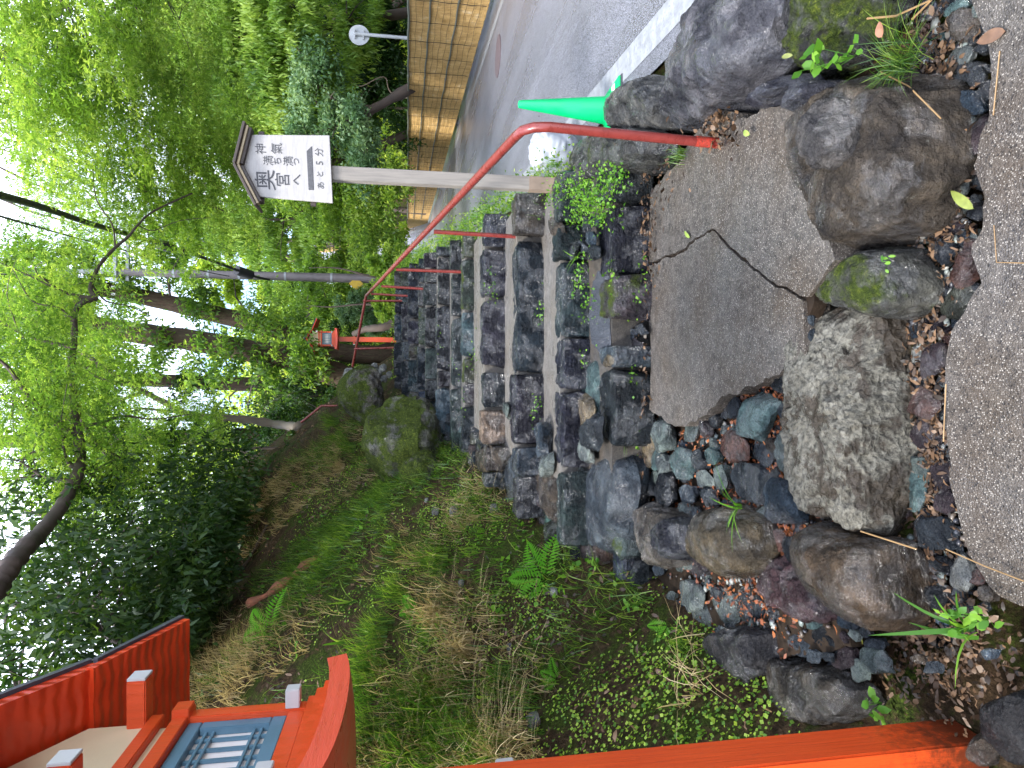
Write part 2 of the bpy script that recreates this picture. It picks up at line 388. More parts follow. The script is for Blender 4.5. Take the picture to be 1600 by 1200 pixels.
M_dirt = paint('wet_dirt', (.022, .015, .010), .7, .5, 30, .9, 90, spec=.1)
m, t, o = mat('stained_vermilion_post'); T = NT(t); tcx = T.n('TexCoord').outputs['Object']; P = T.pos()
mp = T.n('Mapping', Vector=tcx); mp.inputs['Scale'].default_value = (40, 40, 2.5); gr = T.noise(mp.outputs[0], 2, 5, .6)
cc = T.mix(T.ramp(gr, (.35, .5), (.65, 0)), (.66, .078, .013), (.54, .052, .010))
hh = T.math('MULTIPLY', T.math('SUBTRACT', .30, T.n('SeparateXYZ', Vector=P).outputs['Z']), 1.6)
st = T.math('ADD', T.noise(P, 38, 8, .75), hh); cc = T.mix(T.ramp(st, (.66, 0), (.98, .85)), cc, (.05, .018, .008))
principled(T, o, cc, .38, T.bump(gr, .6, .006)); M_postv = m
L_maple = leaf_mat('maple_leaves', (.022, .060, .010), (.09, .18, .024), (.26, .36, .06), .55)
L_maple2 = leaf_mat('fresh_maple_leaves', (.040, .095, .014), (.13, .235, .03), (.33, .43, .09), .55)
L_ever = leaf_mat('evergreen_leaves', (.008, .024, .006), (.022, .058, .010), (.075, .13, .022), .4, .05)
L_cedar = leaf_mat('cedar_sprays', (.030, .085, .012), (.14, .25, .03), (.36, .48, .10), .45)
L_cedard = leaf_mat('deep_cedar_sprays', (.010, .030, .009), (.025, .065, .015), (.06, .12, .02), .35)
L_blue = leaf_mat('glaucous_leaves', (.03, .08, .03), (.10, .19, .09), (.26, .38, .20), .4, .05)
L_yel = leaf_mat('sunlit_far_leaves', (.09, .17, .015), (.22, .32, .035), (.42, .50, .10), .55)  # bright light on the far trees is put into these leaf colours
L_grass = leaf_mat('grass_blades', (.010, .040, .004), (.05, .13, .010), (.19, .28, .035), .4, .08)
L_dry = leaf_mat('dry_grass_blades', (.16, .11, .05), (.32, .25, .13), (.50, .42, .26), .3, .04)
L_cover = leaf_mat('round_cover_leaves', (.035, .10, .010), (.11, .22, .018), (.30, .41, .05), .4, .04)
L_bright = leaf_mat('sprout_leaves', (.035, .115, .010), (.085, .215, .018), (.18, .34, .04), .4, .03)
L_fern = leaf_mat('fern_leaflets', (.04, .15, .01), (.07, .21, .016), (.11, .28, .03), .45, .0)
L_litter = leaf_mat('fallen_leaves', (.05, .016, .007), (.17, .045, .014), (.32, .12, .04), .1, .06)
L_litterd = leaf_mat('dull_fallen_leaves', (.012, .007, .004), (.05, .026, .013), (.17, .10, .055), .1, .06)

# ------------------------------------------------------------------ leaves, blades, rocks
def unit(v): return v / np.maximum(np.linalg.norm(v, axis=-1, keepdims=True), 1e-9)
def diamonds(C, D, L, W, fold=.18, Nrm=None, wide=.45):
    """one pointed four-corner leaf per centre C (base), direction D"""
    n = len(C); D = unit(D)
    if Nrm is None: Nrm = NR.normal(size=(n, 3)) + np.array([0, 0, 1.6])
    S = unit(np.cross(D, Nrm)); N2 = np.cross(S, D)
    L = np.broadcast_to(np.asarray(L, float).reshape(-1, 1), (n, 1)); W = np.broadcast_to(np.asarray(W, float).reshape(-1, 1), (n, 1))
    mid = C + D * L * wide + N2 * L * fold
    V = np.stack([C, mid - S * W * .5, C + D * L, mid + S * W * .5], 1).reshape(-1, 3)
    Q = np.arange(4 * n).reshape(n, 4)
    return V, Q
def ovals(C, D, L, W, Nrm, curl=.15):
    """rounded leaf blades, three quads each"""
    n = len(C); D = unit(D); S = unit(np.cross(D, Nrm)); N2 = np.cross(S, D)
    L = np.broadcast_to(np.asarray(L, float).reshape(-1, 1), (n, 1)); W = np.broadcast_to(np.asarray(W, float).reshape(-1, 1), (n, 1))
    V = []
    for t_, w_ in ((0, .10), (.3, .92), (.68, .86), (1, .06)):
        c_ = C + D * L * t_ + N2 * L * curl * math.sin(t_ * 3.0) * np.sign(NR.random((n, 1)) - .3)
        V += [c_ - S * W * w_ * .5, c_ + S * W * w_ * .5]
    V = np.stack(V, 1).reshape(-1, 3); b_ = (np.arange(n) * 8)[:, None]
    return V, np.concatenate([b_ + np.array([2 * i_, 2 * i_ + 1, 2 * i_ + 3, 2 * i_ + 2]) for i_ in range(3)], 0)
class Geo:
    def __init__(s): s.V = []; s.Q = []; s.r = []; s.n = 0
    def add(s, V, Q, r=None):
        s.V.append(V); s.Q.append(Q + s.n); s.n += len(V)
        if r is None: r = np.repeat(NR.random(len(Q)), len(V) // max(len(Q), 1))[:len(V)]
        s.r.append(np.broadcast_to(r, (len(V),)) if np.ndim(r) == 0 else r)
    def build(s, name, mt, parent=None, smooth=False, loc=None):
        V = np.concatenate(s.V)
        if loc is not None: V = V - np.array(loc)
        return nmesh(name, V, np.concatenate(s.Q), mt, parent, smooth, np.concatenate(s.r), loc)
def leafset(G, C, L, W, Dm=(0, 0, 0), spread=1.0, star=1, nz=1.6, rnd=None, Dv=None):
    n = len(C)
    Dd = NR.normal(size=(n, 3)) * spread + np.array(Dm)
    if Dv is not None: Dd = Dd + Dv
    Nn = NR.normal(size=(n, 3)) + np.array([0, 0, nz])
    r = NR.random(n) if rnd is None else rnd
    Ls = L * NR.uniform(.7, 1.25, n); Ws = W * NR.uniform(.7, 1.25, n)
    if star == 1:
        V, Q = diamonds(C, Dd, Ls, Ws, Nrm=Nn); G.add(V, Q, np.repeat(r, 4)); return
    Dd = unit(Dd); S = unit(np.cross(Dd, Nn))
    for k, a in enumerate(np.linspace(-1.0, 1.0, star)):          # lobes of a maple leaf
        D2 = Dd * math.cos(a) + S * math.sin(a)
        V, Q = diamonds(C, D2, Ls * (1 - .22 * abs(a)), Ws * .55, fold=.05, Nrm=Nn); G.add(V, Q, np.repeat(r, 4))
def blob(n, c, r, flat=1.0, shell=.55, clump=0, cr=.2, cflat=.5):
    """n points in an ellipsoid gathered in clumps"""
    r = np.array(r if hasattr(r, '__len__') else (r, r, r * flat))
    def ball(k, lo=0.0):
        d = unit(NR.normal(size=(k, 3))); return d * (lo + (1 - lo) * NR.random((k, 1)) ** (1 / 2.2))
    if clump:
        cc = ball(clump, shell * .6) * r + np.array(c)
        i = NR.integers(0, clump, n); sz = NR.uniform(.6, 1.4, clump)[i][:, None]
        return cc[i] + NR.normal(size=(n, 3)) * np.array([cr, cr, cr * cflat]) * sz * .55, i
    return ball(n) * r + np.array(c), np.zeros(n, int)
def blades(G, P, n, h, w, lean=.5, rad=.05, droop=1.0, seg=3, dirm=None):
    """grass: n blades per root point"""
    P = np.atleast_2d(np.asarray(P, float)); m = len(P) * n
    B = np.repeat(P, n, 0) + np.concatenate([NR.normal(size=(m, 2)) * rad * .5, np.zeros((m, 1))], 1)
    az = NR.uniform(0, 2 * math.pi, m)
    O = np.stack([np.cos(az), np.sin(az), 0 * az], -1)
    if dirm is not None: O = unit(O * .8 + np.array(dirm))
    hh = h * NR.uniform(.5, 1.2, m); ln = lean * NR.uniform(.3, 1.3, m); S = np.stack([-O[:, 1], O[:, 0], 0 * az], -1)
    ww = w * NR.uniform(.6, 1.2, m)
    V = []
    for k in range(seg + 1):
        t = k / seg; up = hh * (t - .38 * droop * ln * t * t); o_ = hh * ln * t ** 1.7
        c = B + O * o_[:, None] + np.array([0, 0, 1]) * up[:, None]
        wd_ = ww * (1 - t) ** .6 * (.55 + 1.3 * t if t < .4 else 1) 
        V.append(c - S * wd_[:, None] * .5); V.append(c + S * wd_[:, None] * .5)
    V = np.stack(V, 1).reshape(-1, 3); k2 = 2 * (seg + 1)
    base = (np.arange(m) * k2)[:, None]
    Q = np.concatenate([base + np.array([2 * i, 2 * i + 1, 2 * i + 3, 2 * i + 2]) for i in range(seg)], 0)
    G.add(V, Q, np.repeat(NR.random(m), k2))

def star_radius(poly, nt_):
    """polygon radii seen from the centroid"""
    P = np.array(poly, float); A = P; B = np.roll(P, -1, 0)
    cr_ = A[:, 0] * B[:, 1] - B[:, 0] * A[:, 1]; ar = cr_.sum() / 2
    if abs(ar) < 1e-9: c = P.mean(0)
    else: c = np.array([((A[:, 0] + B[:, 0]) * cr_).sum(), ((A[:, 1] + B[:, 1]) * cr_).sum()]) / (6 * ar)
    th = np.arange(nt_) * 2 * math.pi / nt_
    Rr = np.zeros(nt_)
    for i, a in enumerate(th):
        d = np.array([math.cos(a), math.sin(a)]); best = 0
        for p, q in zip(A - c, B - c):
            e = q - p; den = d[0] * e[1] - d[1] * e[0]
            if abs(den) < 1e-12: continue
            t = (p[0] * e[1] - p[1] * e[0]) / den; s = (p[0] * d[1] - p[1] * d[0]) / den
            if t > 0 and -1e-6 <= s <= 1 + 1e-6: best = max(best, t)
        Rr[i] = best
    m_ = Rr[Rr > 0].mean() if (Rr > 0).any() else .05
    Rr[Rr <= 0] = m_
    return c, th, Rr
def rock(name, poly, z0, z1, col, seed, e=.5, nt_=40, nz_=14, planes=7, amp=.06, parent=None, moss=0.0, mt=None, taper=.12, tilt=(0, 0), freq=2.2, label=None, cat=None, group=None, smooth_r=2, off=.80):
    rn = np.random.default_rng(seed)
    c, th, Rr = star_radius(poly, nt_)
    for _ in range(smooth_r): Rr = .5 * Rr + .25 * (np.roll(Rr, 1) + np.roll(Rr, -1))
    h = (z1 - z0) / 2; zc = (z0 + z1) / 2; rm = Rr.mean()
    ph = np.linspace(-math.pi / 2, math.pi / 2, nz_ + 1)[1:-1]
    cs = np.cos(ph) ** e; sn = np.sign(np.sin(ph)) * np.abs(np.sin(ph)) ** e
    V = np.zeros((nz_ - 1, nt_, 3))
    rr = Rr[None, :] * (cs * (1 - taper * sn))[:, None]
    V[..., 0] = rr * np.cos(th); V[..., 1] = rr * np.sin(th); V[..., 2] = h * sn[:, None]
    V = V.reshape(-1, 3)
    V = np.concatenate([V, [[0, 0, -h], [0, 0, h]]])
    Sx = np.array([max(Rr.max(), .01), max(Rr.max(), .01), h]); N = V / Sx
    for k in range(planes):                                             # knock flat faces into it
        n_ = unit(rn.normal(size=3) * np.array([1, 1, .8])); d = off + rn.uniform(-.12, .12); s_ = N @ n_ - d * np.abs(N @ n_).max()
        N = N - np.clip(s_, 0, None)[:, None] * n_ * .92
    V = N * Sx
    nr = unit(V / np.array([rm, rm, h]) ** 1.0)
    sc = min(rm, 2.2 * h)
    o1 = fbm(V / max(rm, .01), freq, 4, seed * 3.1); o2 = -np.abs(fbm(V / max(rm, .01), freq * 2.0, 3, seed * 1.7 + 40))
    V = V + nr * ((o1 * 1.1 + o2 * 1.7) * amp * sc * 2)[:, None]
    V[:, 2] += V[:, 0] * tilt[0] + V[:, 1] * tilt[1]
    Fc = []
    for i in range(nz_ - 2):
        for k in range(nt_):
            k2 = (k + 1) % nt_; Fc.append((i * nt_ + k, i * nt_ + k2, (i + 1) * nt_ + k2, (i + 1) * nt_ + k))
    b = (nz_ - 1) * nt_
    for k in range(nt_):
        k2 = (k + 1) % nt_; Fc.append((k2, k, b)); Fc.append(((nz_ - 2) * nt_ + k, (nz_ - 2) * nt_ + k2, b + 1))
    o = mesh(name, V, Fc, mt or M_rock, parent, smooth=True, loc=(c[0], c[1], zc), col=(*col, moss), sharp=math.radians(28))
    return tag(o, label, cat, group)

CL = {'k': (.015, .020, .027), 'd': (.028, .036, .046), 'b': (.036, .056, .080), 't': (.10, .165, .165), 'g': (.125, .16, .155), 'p': (.19, .225, .215),
      'w': (.30, .31, .29), 'r': (.12, .058, .045), 'u': (.050, .036, .042), 'n': (.078, .062, .048), 'y': (.24, .19, .12), 'l': (.062, .080, .100), 'm': (.045, .05, .038)}
def inside(x, y, poly):
    c_ = False; n = len(poly)
    for i_ in range(n):
        x1, y1 = poly[i_]; x2, y2 = poly[(i_ + 1) % n]
        if (y1 > y) != (y2 > y) and x < (x2 - x1) * (y - y1) / (y2 - y1) + x1: c_ = not c_
    return c_
def ppoly(px, py, a, b, ang, seed, z, sq=.75):
    rn = random.Random(seed); n = rn.choice((5, 5, 6, 7)); ph = rn.uniform(0, 6.28); out_ = []
    ca, sa = math.cos(math.radians(ang)), math.sin(math.radians(ang))
    for i in range(n):
        t = ph + 2 * math.pi * i / n + rn.uniform(-.3, .3)
        x = math.copysign(abs(math.cos(t)) ** sq, math.cos(t)) * a * rn.uniform(.9, 1.1); y = math.copysign(abs(math.sin(t)) ** sq, math.sin(t)) * b * rn.uniform(.9, 1.1)
        w = PZ(px + x * ca - y * sa, py + x * sa + y * ca, z); out_.append((w.x, w.y))
    return out_
_sd = [100]
PLACED = []; OBST = []
def pstone(px, py, a, b, ang, c, z0, parent, moss=0.0, hk=.55, name='stone', **kw):
    PLACED.append((px, py, (a + b) / 2 * .98))
    _sd[0] += 1; sd_ = _sd[0]
    w1 = PZ(px - a, py, z0 + .03); w2 = PZ(px + a, py, z0 + .03); v1 = PZ(px, py - b, z0); v2 = PZ(px, py + b, z0)
    h = min((w1 - w2).length, (v1 - v2).length) * hk; h = min(max(h, .02), .12)
    col = tuple(x * random.Random(sd_).uniform(.8, 1.25) for x in CL[c])
    poly = ppoly(px, py, a * 1.3, b * 1.3, ang, sd_, z0 + h * .5)
    big = max(a, b)
    return rock(name, poly, z0 - .015, z0 + h, col, sd_, e=.42, nt_=20 if big < 22 else 32, nz_=9 if big < 22 else 13, planes=22, off=.70, amp=.045, parent=parent, moss=moss, smooth_r=0, **kw)
def outline(pts, z):
    OBST.append(pts)
    return [tuple(PZ(x, y, z)[:2]) for x, y in pts]

def fern(G, root, dirs, L, wdt, n_=(0, 0, 1)):
    """fronds arching from a root; each with paired leaflets, facing n_"""
    n_ = np.array(n_, float); n_ /= np.linalg.norm(n_)
    for d in dirs:
        d = np.array(d, float); d = d / np.linalg.norm(d); s = np.cross(d, n_); s /= max(np.linalg.norm(s), 1e-6)
        k = 13; t = np.linspace(.10, 1, k)
        C = np.array(root) + d * (t * L)[:, None] + n_ * (L * (.32 * t - .40 * t * t))[:, None] - np.array([0, 0, 1]) * (L * .12 * t * t)[:, None]
        wl = wdt * np.sin(np.clip(t, 0, 1) ** .7 * math.pi * .93 + .12)
        for sg in (-1, 1):
            V, Q = diamonds(C, s * sg + d * .5, wl + .004, L / k * .72, fold=.10, Nrm=np.tile(n_, (k, 1)), wide=.35)
            G.add(V, Q, np.repeat(NR.uniform(.2, .9), len(V)))
def sprout(G, root, n, L, W, lift=.8, dirm=None):
    """strap-leaved seedling"""
    blades(G, [root], n, L, W, lean=1.25, rad=.012, droop=lift, seg=5, dirm=dirm)

# ================================================================== ground, road, far hillside
xs = np.concatenate([np.linspace(-60, -7, 24), np.linspace(-6.7, 3.2, 190), np.linspace(3.5, 14, 40), np.linspace(14.6, 110, 60)])
ys = np.concatenate([np.linspace(-8, 1, 18), np.linspace(1.06, 12, 205), np.linspace(12.3, 50, 80), np.linspace(52, 220, 40)])
X, Y = np.meshgrid(xs, ys); Z = H(X, Y)
V = np.stack([X, Y, Z], -1).reshape(-1, 3); nx, ny = len(xs), len(ys)
i, j = np.meshgrid(np.arange(nx - 1), np.arange(ny - 1)); b = (j * nx + i).ravel()
tag(nmesh('ground', V, np.stack([b, b + 1, b + nx + 1, b + nx], 1), M_soil, smooth=True), kind='structure', label='mossy earth bank and leaf-littered hillside around the steps')

yy = np.linspace(-6, 130, 90); L0 = lineX(yy); Fx = fenceX(yy) + .35
def strip(name, xa, xb, ys_, z, mt, nxx=2, **kw):
    t = np.linspace(0, 1, nxx); Xs = xa[:, None] * (1 - t) + xb[:, None] * t; Ys = np.repeat(ys_[:, None], nxx, 1)
    zz = z + np.clip(Ys - 45, 0, 60) * .30
    V_ = np.stack([Xs, Ys, zz], -1).reshape(-1, 3); n = len(ys_)
    i_, j_ = np.meshgrid(np.arange(nxx - 1), np.arange(n - 1)); b_ = (j_ * nxx + i_).ravel()
    return tag(nmesh(name, V_, np.stack([b_, b_ + 1, b_ + nxx + 1, b_ + nxx], 1), mt), **kw)
edge = L0 - .13 + .02 * np.array([vn(np.array([0, v, 0]), 1.3) for v in yy])
strip('road', edge, Fx, yy, 0.0, M_road, 6, kind='structure', label='wet grey asphalt road running past the bamboo screen')
strip('edge_line', L0, L0 + .2, yy, .004, M_line, kind='structure', label='worn white line along the near road edge')
strip('far_edge_line', fenceX(yy) - .42, fenceX(yy) - .28, yy, .004, M_line, kind='structure', label='thin white line at the foot of the bamboo screen')
c = PZ(778, 88, .005)                              # round iron cover in the road
bm = bmesh.new(); bmesh.ops.create_cone(bm, cap_ends=True, segments=32, radius1=.33, radius2=.33, depth=.012)
tag(bmobj('manhole_cover', bm, paint('iron_cover', (.10, .075, .085), .45, .2, 30, .4), loc=(c.x, c.y, .004)), 'round rusty iron cover set in the wet road', 'manhole cover')

# ------------------------------------------------------------------ paved foreground slab (lower)
LOW = [(1512, -60), (1520, 0), (1542, 60), (1548, 130), (1536, 200), (1524, 262), (1538, 310), (1530, 350), (1520, 400), (1532, 440), (1505, 480), (1488, 520), (1480, 570),
       (1474, 620), (1480, 700), (1488, 760), (1500, 820), (1516, 870), (1545, 915), (1580, 940), (1640, 955), (1700, 1000)]
def slab(name, px_poly, z, extra, mt, thick=.12, cracks=(), jit=.006, **kw):
    """a cast slab with rough broken edges; the outline is on the ground plane z"""
    P0 = [PZ(x, y, z) for x, y in px_poly] + [Vector((x, y, z)) for x, y in extra]
    P1 = []
    for a_, b_ in zip(P0, P0[1:] + P0[:1]):
        n = max(1, min(40, int((a_ - b_).length / .02)))
        for k in range(n):
            p = a_.lerp(b_, k / n)
            q = (vn(np.array([p.x, p.y, z]), 14) * .035 + vn(np.array([p.x, p.y, z]), 45) * .02)
            P1.append(Vector((p.x + q, p.y + q * .6, z)))
    bm_ = bmesh.new(); vt = [bm_.verts.new(p) for p in P1]; f = bm_.faces.new(vt)
    if f.normal.z < 0: f.normal_flip()
    bmesh.ops.recalc_face_normals(bm_, faces=[f])
    r_ = bmesh.ops.extrude_face_region(bm_, geom=[f]); vv = [g for g in r_['geom'] if isinstance(g, bmesh.types.BMVert)]
    for v in vv: v.co.z -= thick
    bmesh.ops.recalc_face_normals(bm_, faces=bm_.faces[:])
    return tag(bmobj(name, bm_, mt), **kw)
slab('lower_pavement', LOW, 0.0, [(1.6, -3), (-1.6, -3)][::1] if False else [(-1.5, .3), (-1.5, -2), (2.0, -2), (2.0, 1.35)], M_slab, kind='structure', label='dark exposed-aggregate concrete paving at the foot of the steps')

# landing above the first step: three cracked pieces with open joints
SZ = .17
pieces = [
    [(1016, 300), (1060, 252), (1098, 196), (1126, 214), (1150, 190), (1196, 168), (1238, 160), (1252, 200), (1256, 232), (1276, 300), (1292, 366), (1304, 404), (1262, 462), (1248, 458), (1214, 446), (1180, 420), (1162, 404), (1138, 380), (1122, 362), (1104, 358), (1068, 390), (1040, 400), (1014, 410)],
    [(1014, 414), (1042, 404), (1070, 394), (1104, 362), (1120, 366), (1136, 384), (1160, 408), (1178, 424), (1212, 450), (1246, 462), (1254, 468), (1256, 552), (1236, 566), (1196, 592), (1140, 618), (1112, 634), (1086, 660), (1060, 667), (1034, 652), (1014, 640), (1018, 560), (1012, 480)],
]
top_piece = [(1100, 192), (1120, 170), (1150, 178), (1148, 187), (1126, 210)]
pv = empty('upper_pavement', (0, 2.6, SZ), kind='structure', label='cracked concrete landing above the first step')
for pl in pieces + [top_piece]:
    o = slab('slab_piece', pl, SZ, [], M_slab, .10); o.parent = pv; o.matrix_parent_inverse = Matrix.Translation((0, -2.6, -SZ))
slab('crack_soil', [(1034, 300), (1064, 262), (1110, 205), (1236, 172), (1262, 300), (1290, 400), (1246, 545), (1190, 585), (1080, 645), (1030, 635)], SZ - .014, [], M_dirt, .05, kind='structure', label='dark soil showing in the cracks of the landing')
# cement lip and thin edging strip beside the big stone
for k, q in enumerate([(1262, 500, 5, 14), (1262, 528, 5, 16)]):
    o = pstone(q[0], q[1], q[2], q[3], 0, 'l', SZ - .03, pv, hk=.4); o.location -= Vector((0, 2.6, SZ))

# ================================================================== the stone steps
ST = empty('stone_steps', (0, 3.4, .17), kind=None, label='wet rough stone steps with cement treads climbing towards the trees', cat='stone steps')
OFF = Vector((0, 3.4, .17))
def sp_(o, par=ST, off=OFF): o.parent = par; o.location = Vector(o.location) - off; return o
SY = [3.43, 4.0, 4.62, 5.30, 6.29, 6.75, 7.3, 7.8, 8.3, 8.9, 9.4, 10.0]
SB = [.17, .36, .53, .71, .87, .955, 1.04, 1.165, 1.29, 1.36, 1.48, 1.57, 1.69]
FR = {0: [(318, 428, 'k'), (430, 500, 'm'), (541, 574, 'l'), (576, 697, 'k')],
      1: [(350, 402, 'k'), (406, 526, 'd'), (529, 608, 'k'), (612, 733, 'k')],
      2: [(372, 583, 'k'), (585, 694, 'k'), (698, 742, 'd')],
      3: [(390, 464, 'k'), (467, 574, 'd'), (582, 636, 'k'), (641, 694, 'y'), (697, 735, 'n')]}
rs = random.Random(11)
for s in range(12):
    y = SY[s]; y2 = SY[s + 1] if s < 11 else 10.7; zb, zt = SB[s], SB[s + 1]
    xl = float(ip(XE, y)) + .02; xr_ = float(ip(XW, y)) - .02
    # cement tread: real thickness down to the step below
    bm = bmesh.new(); n = 40; top = []; 
    xa = np.linspace(xl + (.42 if s < 4 else .2 if s < 6 else .08), xr_ - .01, n)
    fy = [y + .10 + .05 * float(vn(np.array([q, y, 0]), 4)) for q in xa]
    vt = [bm.verts.new((xa[k], fy[k], zt - .022)) for k in range(n)] + [bm.verts.new((xa[k], y2 + .16, zt - .016)) for k in range(n)][::-1]
    f = bm.faces.new(vt); bmesh.ops.recalc_face_normals(bm, faces=[f])
    if f.normal.z < 0: f.normal_flip()
    r_ = bmesh.ops.extrude_face_region(bm, geom=[f])
    for v in [g for g in r_['geom'] if isinstance(g, bmesh.types.BMVert)]: v.co.z = zb - .06
    bmesh.ops.recalc_face_normals(bm, faces=bm.faces[:])
    for v in bm.verts: v.co -= OFF
    bmobj('tread', bm, M_cem if s != 0 else M_core, ST)
    # the face stones
    if s in FR:
        rects = []
        for p0, p1, cc in FR[s]:
            pxm = 800 + FOC * math.tan(math.atan(((EYE - (zb + zt) / 2)) / y) - PITCH)
            a = ray(pxm, p1); b_ = ray(pxm, p0); rects.append((a[0] / a[1] * y, b_[0] / b_[1] * y, cc))
        if s != 2: rects.append((rects[0][1] + .02, xr_ + .04, 'd' if s else 'k'))
        else: rects.append((rects[0][1] + .02, xr_ + .04, 'n'))
        lo_ = min(q[0] for q in rects)
        if s >= 1 and lo_ - xl > .1: rects.append((xl - .02, lo_ - .015, 'd'))
    else:
        rects = []; q = xl
        while q < xr_:
            w = rs.choice((.18, .28, .4, .5, .65)) * rs.uniform(.8, 1.15); rects.append((q, min(q + w, xr_ + .05), rs.choice('kkkdddlmk'))); q += w + .012
    for k, (x0, x1, cc) in enumerate(rects):
        dpt = rs.uniform(.15, .24) if s else .28
        top_ = zt + rs.uniform(-.01, .02); jy = rs.uniform(-.03, .02)
        if s >= 6: dpt = .13
        skew = rs.uniform(-.03, .03)
        x0 -= .008; x1 += .008
        poly = [(x0 + .006, y + jy - .02), ((x0 + x1) / 2, y + jy - .04 + skew), (x1 - .006, y + jy - .02 + skew), (x1 - rs.uniform(0, .04), y + dpt), (x0 + rs.uniform(0, .04), y + dpt + skew)]
        sp_(rock('step_stone', poly, zb - .05, top_, tuple(v_ * rs.uniform(.8, 1.3) for v_ in CL[cc]), 300 + s * 20 + k, e=.12, nt_=72 if s < 4 else 44, nz_=22 if s < 4 else 12, planes=7, off=.96, amp=.055, freq=2.6,
                 taper=rs.uniform(.0, .08), moss={'m': .42}.get(cc, .18 if s > 4 else .08), smooth_r=1 if s < 4 else 0))
# stones with irregular outlines that belong to the flight (photo pixels, world height below)
def tst(pts, z0, z1, cc, seed, **kw):
    kw.setdefault('e', .35); kw.setdefault('nt_', 60); kw.setdefault('nz_', 16)
    return sp_(rock('step_stone', outline(pts, (z0 + z1) / 2), z0, z1, CL[cc], seed, amp=kw.pop('amp', .03), smooth_r=1, **kw))
tst([(925, 702), (990, 706), (1004, 760), (990, 830), (968, 868), (940, 862), (922, 800), (920, 740)], .05, .385, 'l', 31)
tst([(884, 628), (918, 612), (926, 650), (905, 680), (886, 668)], .36, .43, 'y', 32)
tst([(858, 700), (880, 704), (886, 770), (876, 828), (856, 800)], .30, .565, 'n', 33)
tst([(798, 700), (826, 700), (834, 740), (826, 782), (800, 760)], .45, .70, 'l', 34)
tst([(744, 700), (790, 698), (792, 728), (770, 742), (744, 730)], .62, .86, 'n', 35)
tst([(1000, 430), (1010, 470), (1004, 500), (980, 505), (962, 480), (966, 440)], .10, .30, 'm', 36, moss=.46)
tst([(906, 575), (935, 560), (940, 600), (935, 690), (908, 700), (896, 640)], .30, .375, 't', 37, e=.25)   # flat top slab left of the puddle
o = slab('puddle', [(922, 470), (926, 440), (934, 420), (952, 432), (956, 470), (952, 505), (955, 545), (938, 555), (924, 535), (920, 500)], .3445, [], M_water, .003, kind='structure', label='still puddle lying on the second tread')

# rubble edging along the left ends of the treads
yy_ = 3.6; k = 0
while k < 64:
    if k == 34: yy_ = 3.7
    w = rs.uniform(.13, .26); xx = float(ip(XE, yy_)) + (-.02 if k < 34 else .15) + rs.uniform(-.04, .05); zz = float(ip(BY, yy_)); r1 = w * .55
    poly = [(xx + r1 * 1.15 * math.cos(a) * rs.uniform(.8, 1.15), yy_ + r1 * math.sin(a) * rs.uniform(.8, 1.15)) for a in np.linspace(0, 6.28, 9)[:-1]]
    sp_(rock('edging_stone', poly, zz - .22, zz + rs.uniform(-.02, .07), tuple(v_ * rs.uniform(.8, 1.3) for v_ in CL[rs.choice('kdlnumg')]), 700 + k, e=.45, nt_=26, nz_=12, planes=12, off=.76, amp=.05, moss=rs.choice((.1, .2, .35))))
    yy_ += w * .72; k += 1
# small fillers wedged between the steps
for q in [(1000, 515, 12, 9, 0, 'd', .2), (985, 522, 10, 9, 0, 'l', .2), (992, 538, 10, 8, 0, 'u', .2), (965, 528, 8, 9, 0, 'b', .25), (985, 556, 12, 12, 0, 'w', .2), (950, 563, 12, 9, 10, 'y', .35),
          (915, 352, 8, 12, 0, 'd', .40), (922, 372, 9, 9, 0, 'b', .40), (908, 385, 7, 10, 20, 'l', .4), (930, 345, 7, 8, 0, 'b', .38), (926, 395, 10, 12, 0, 'd', .38), (895, 395, 8, 14, 0, 'k', .44),
          (868, 355, 8, 16, -20, 'n', .5), (915, 700, 9, 20, -8, 'p', .36), (925, 672, 10, 30, 12, 'd', .38), (905, 735, 12, 14, 0, 'g', .33), (912, 762, 10, 12, 0, 'u', .3), (846, 690, 7, 30, 0, 'b', .52),
          (852, 730, 7, 26, 20, 'p', .5), (838, 760, 9, 9, 0, 'r', .48), (792, 640, 8, 12, 0, 'g', .7), (775, 722, 8, 18, 30, 'p', .68), (765, 755, 13, 10, 0, 'b', .62), (750, 752, 9, 9, 0, 'n', .66), (735, 745, 10, 9, 0, 'u', .72),
          (905, 790, 15, 12, 0, 'p', .28), (885, 815, 9, 9, 0, 'd', .3), (912, 822, 14, 12, 0, 'l', .26), (855, 805, 7, 9, 0, 'p', .42), (865, 822, 9, 12, 20, 'b', .36), (900, 842, 12, 8, 0, 'p', .26), (912, 856, 13, 10, 0, 'b', .22),
          (930, 880, 10, 12, 0, 'd', .18), (700, 690, 7, 10, 0, 'n', .85), (712, 702, 8, 8, 0, 'g', .8), (722, 716, 9, 8, 0, 'u', .75), (690, 672, 7, 8, 0, 'l', .95), (738, 722, 7, 8, 0, 'w', .75)]:
    o = pstone(*q[:6], q[6], None, moss=.1); sp_(o)

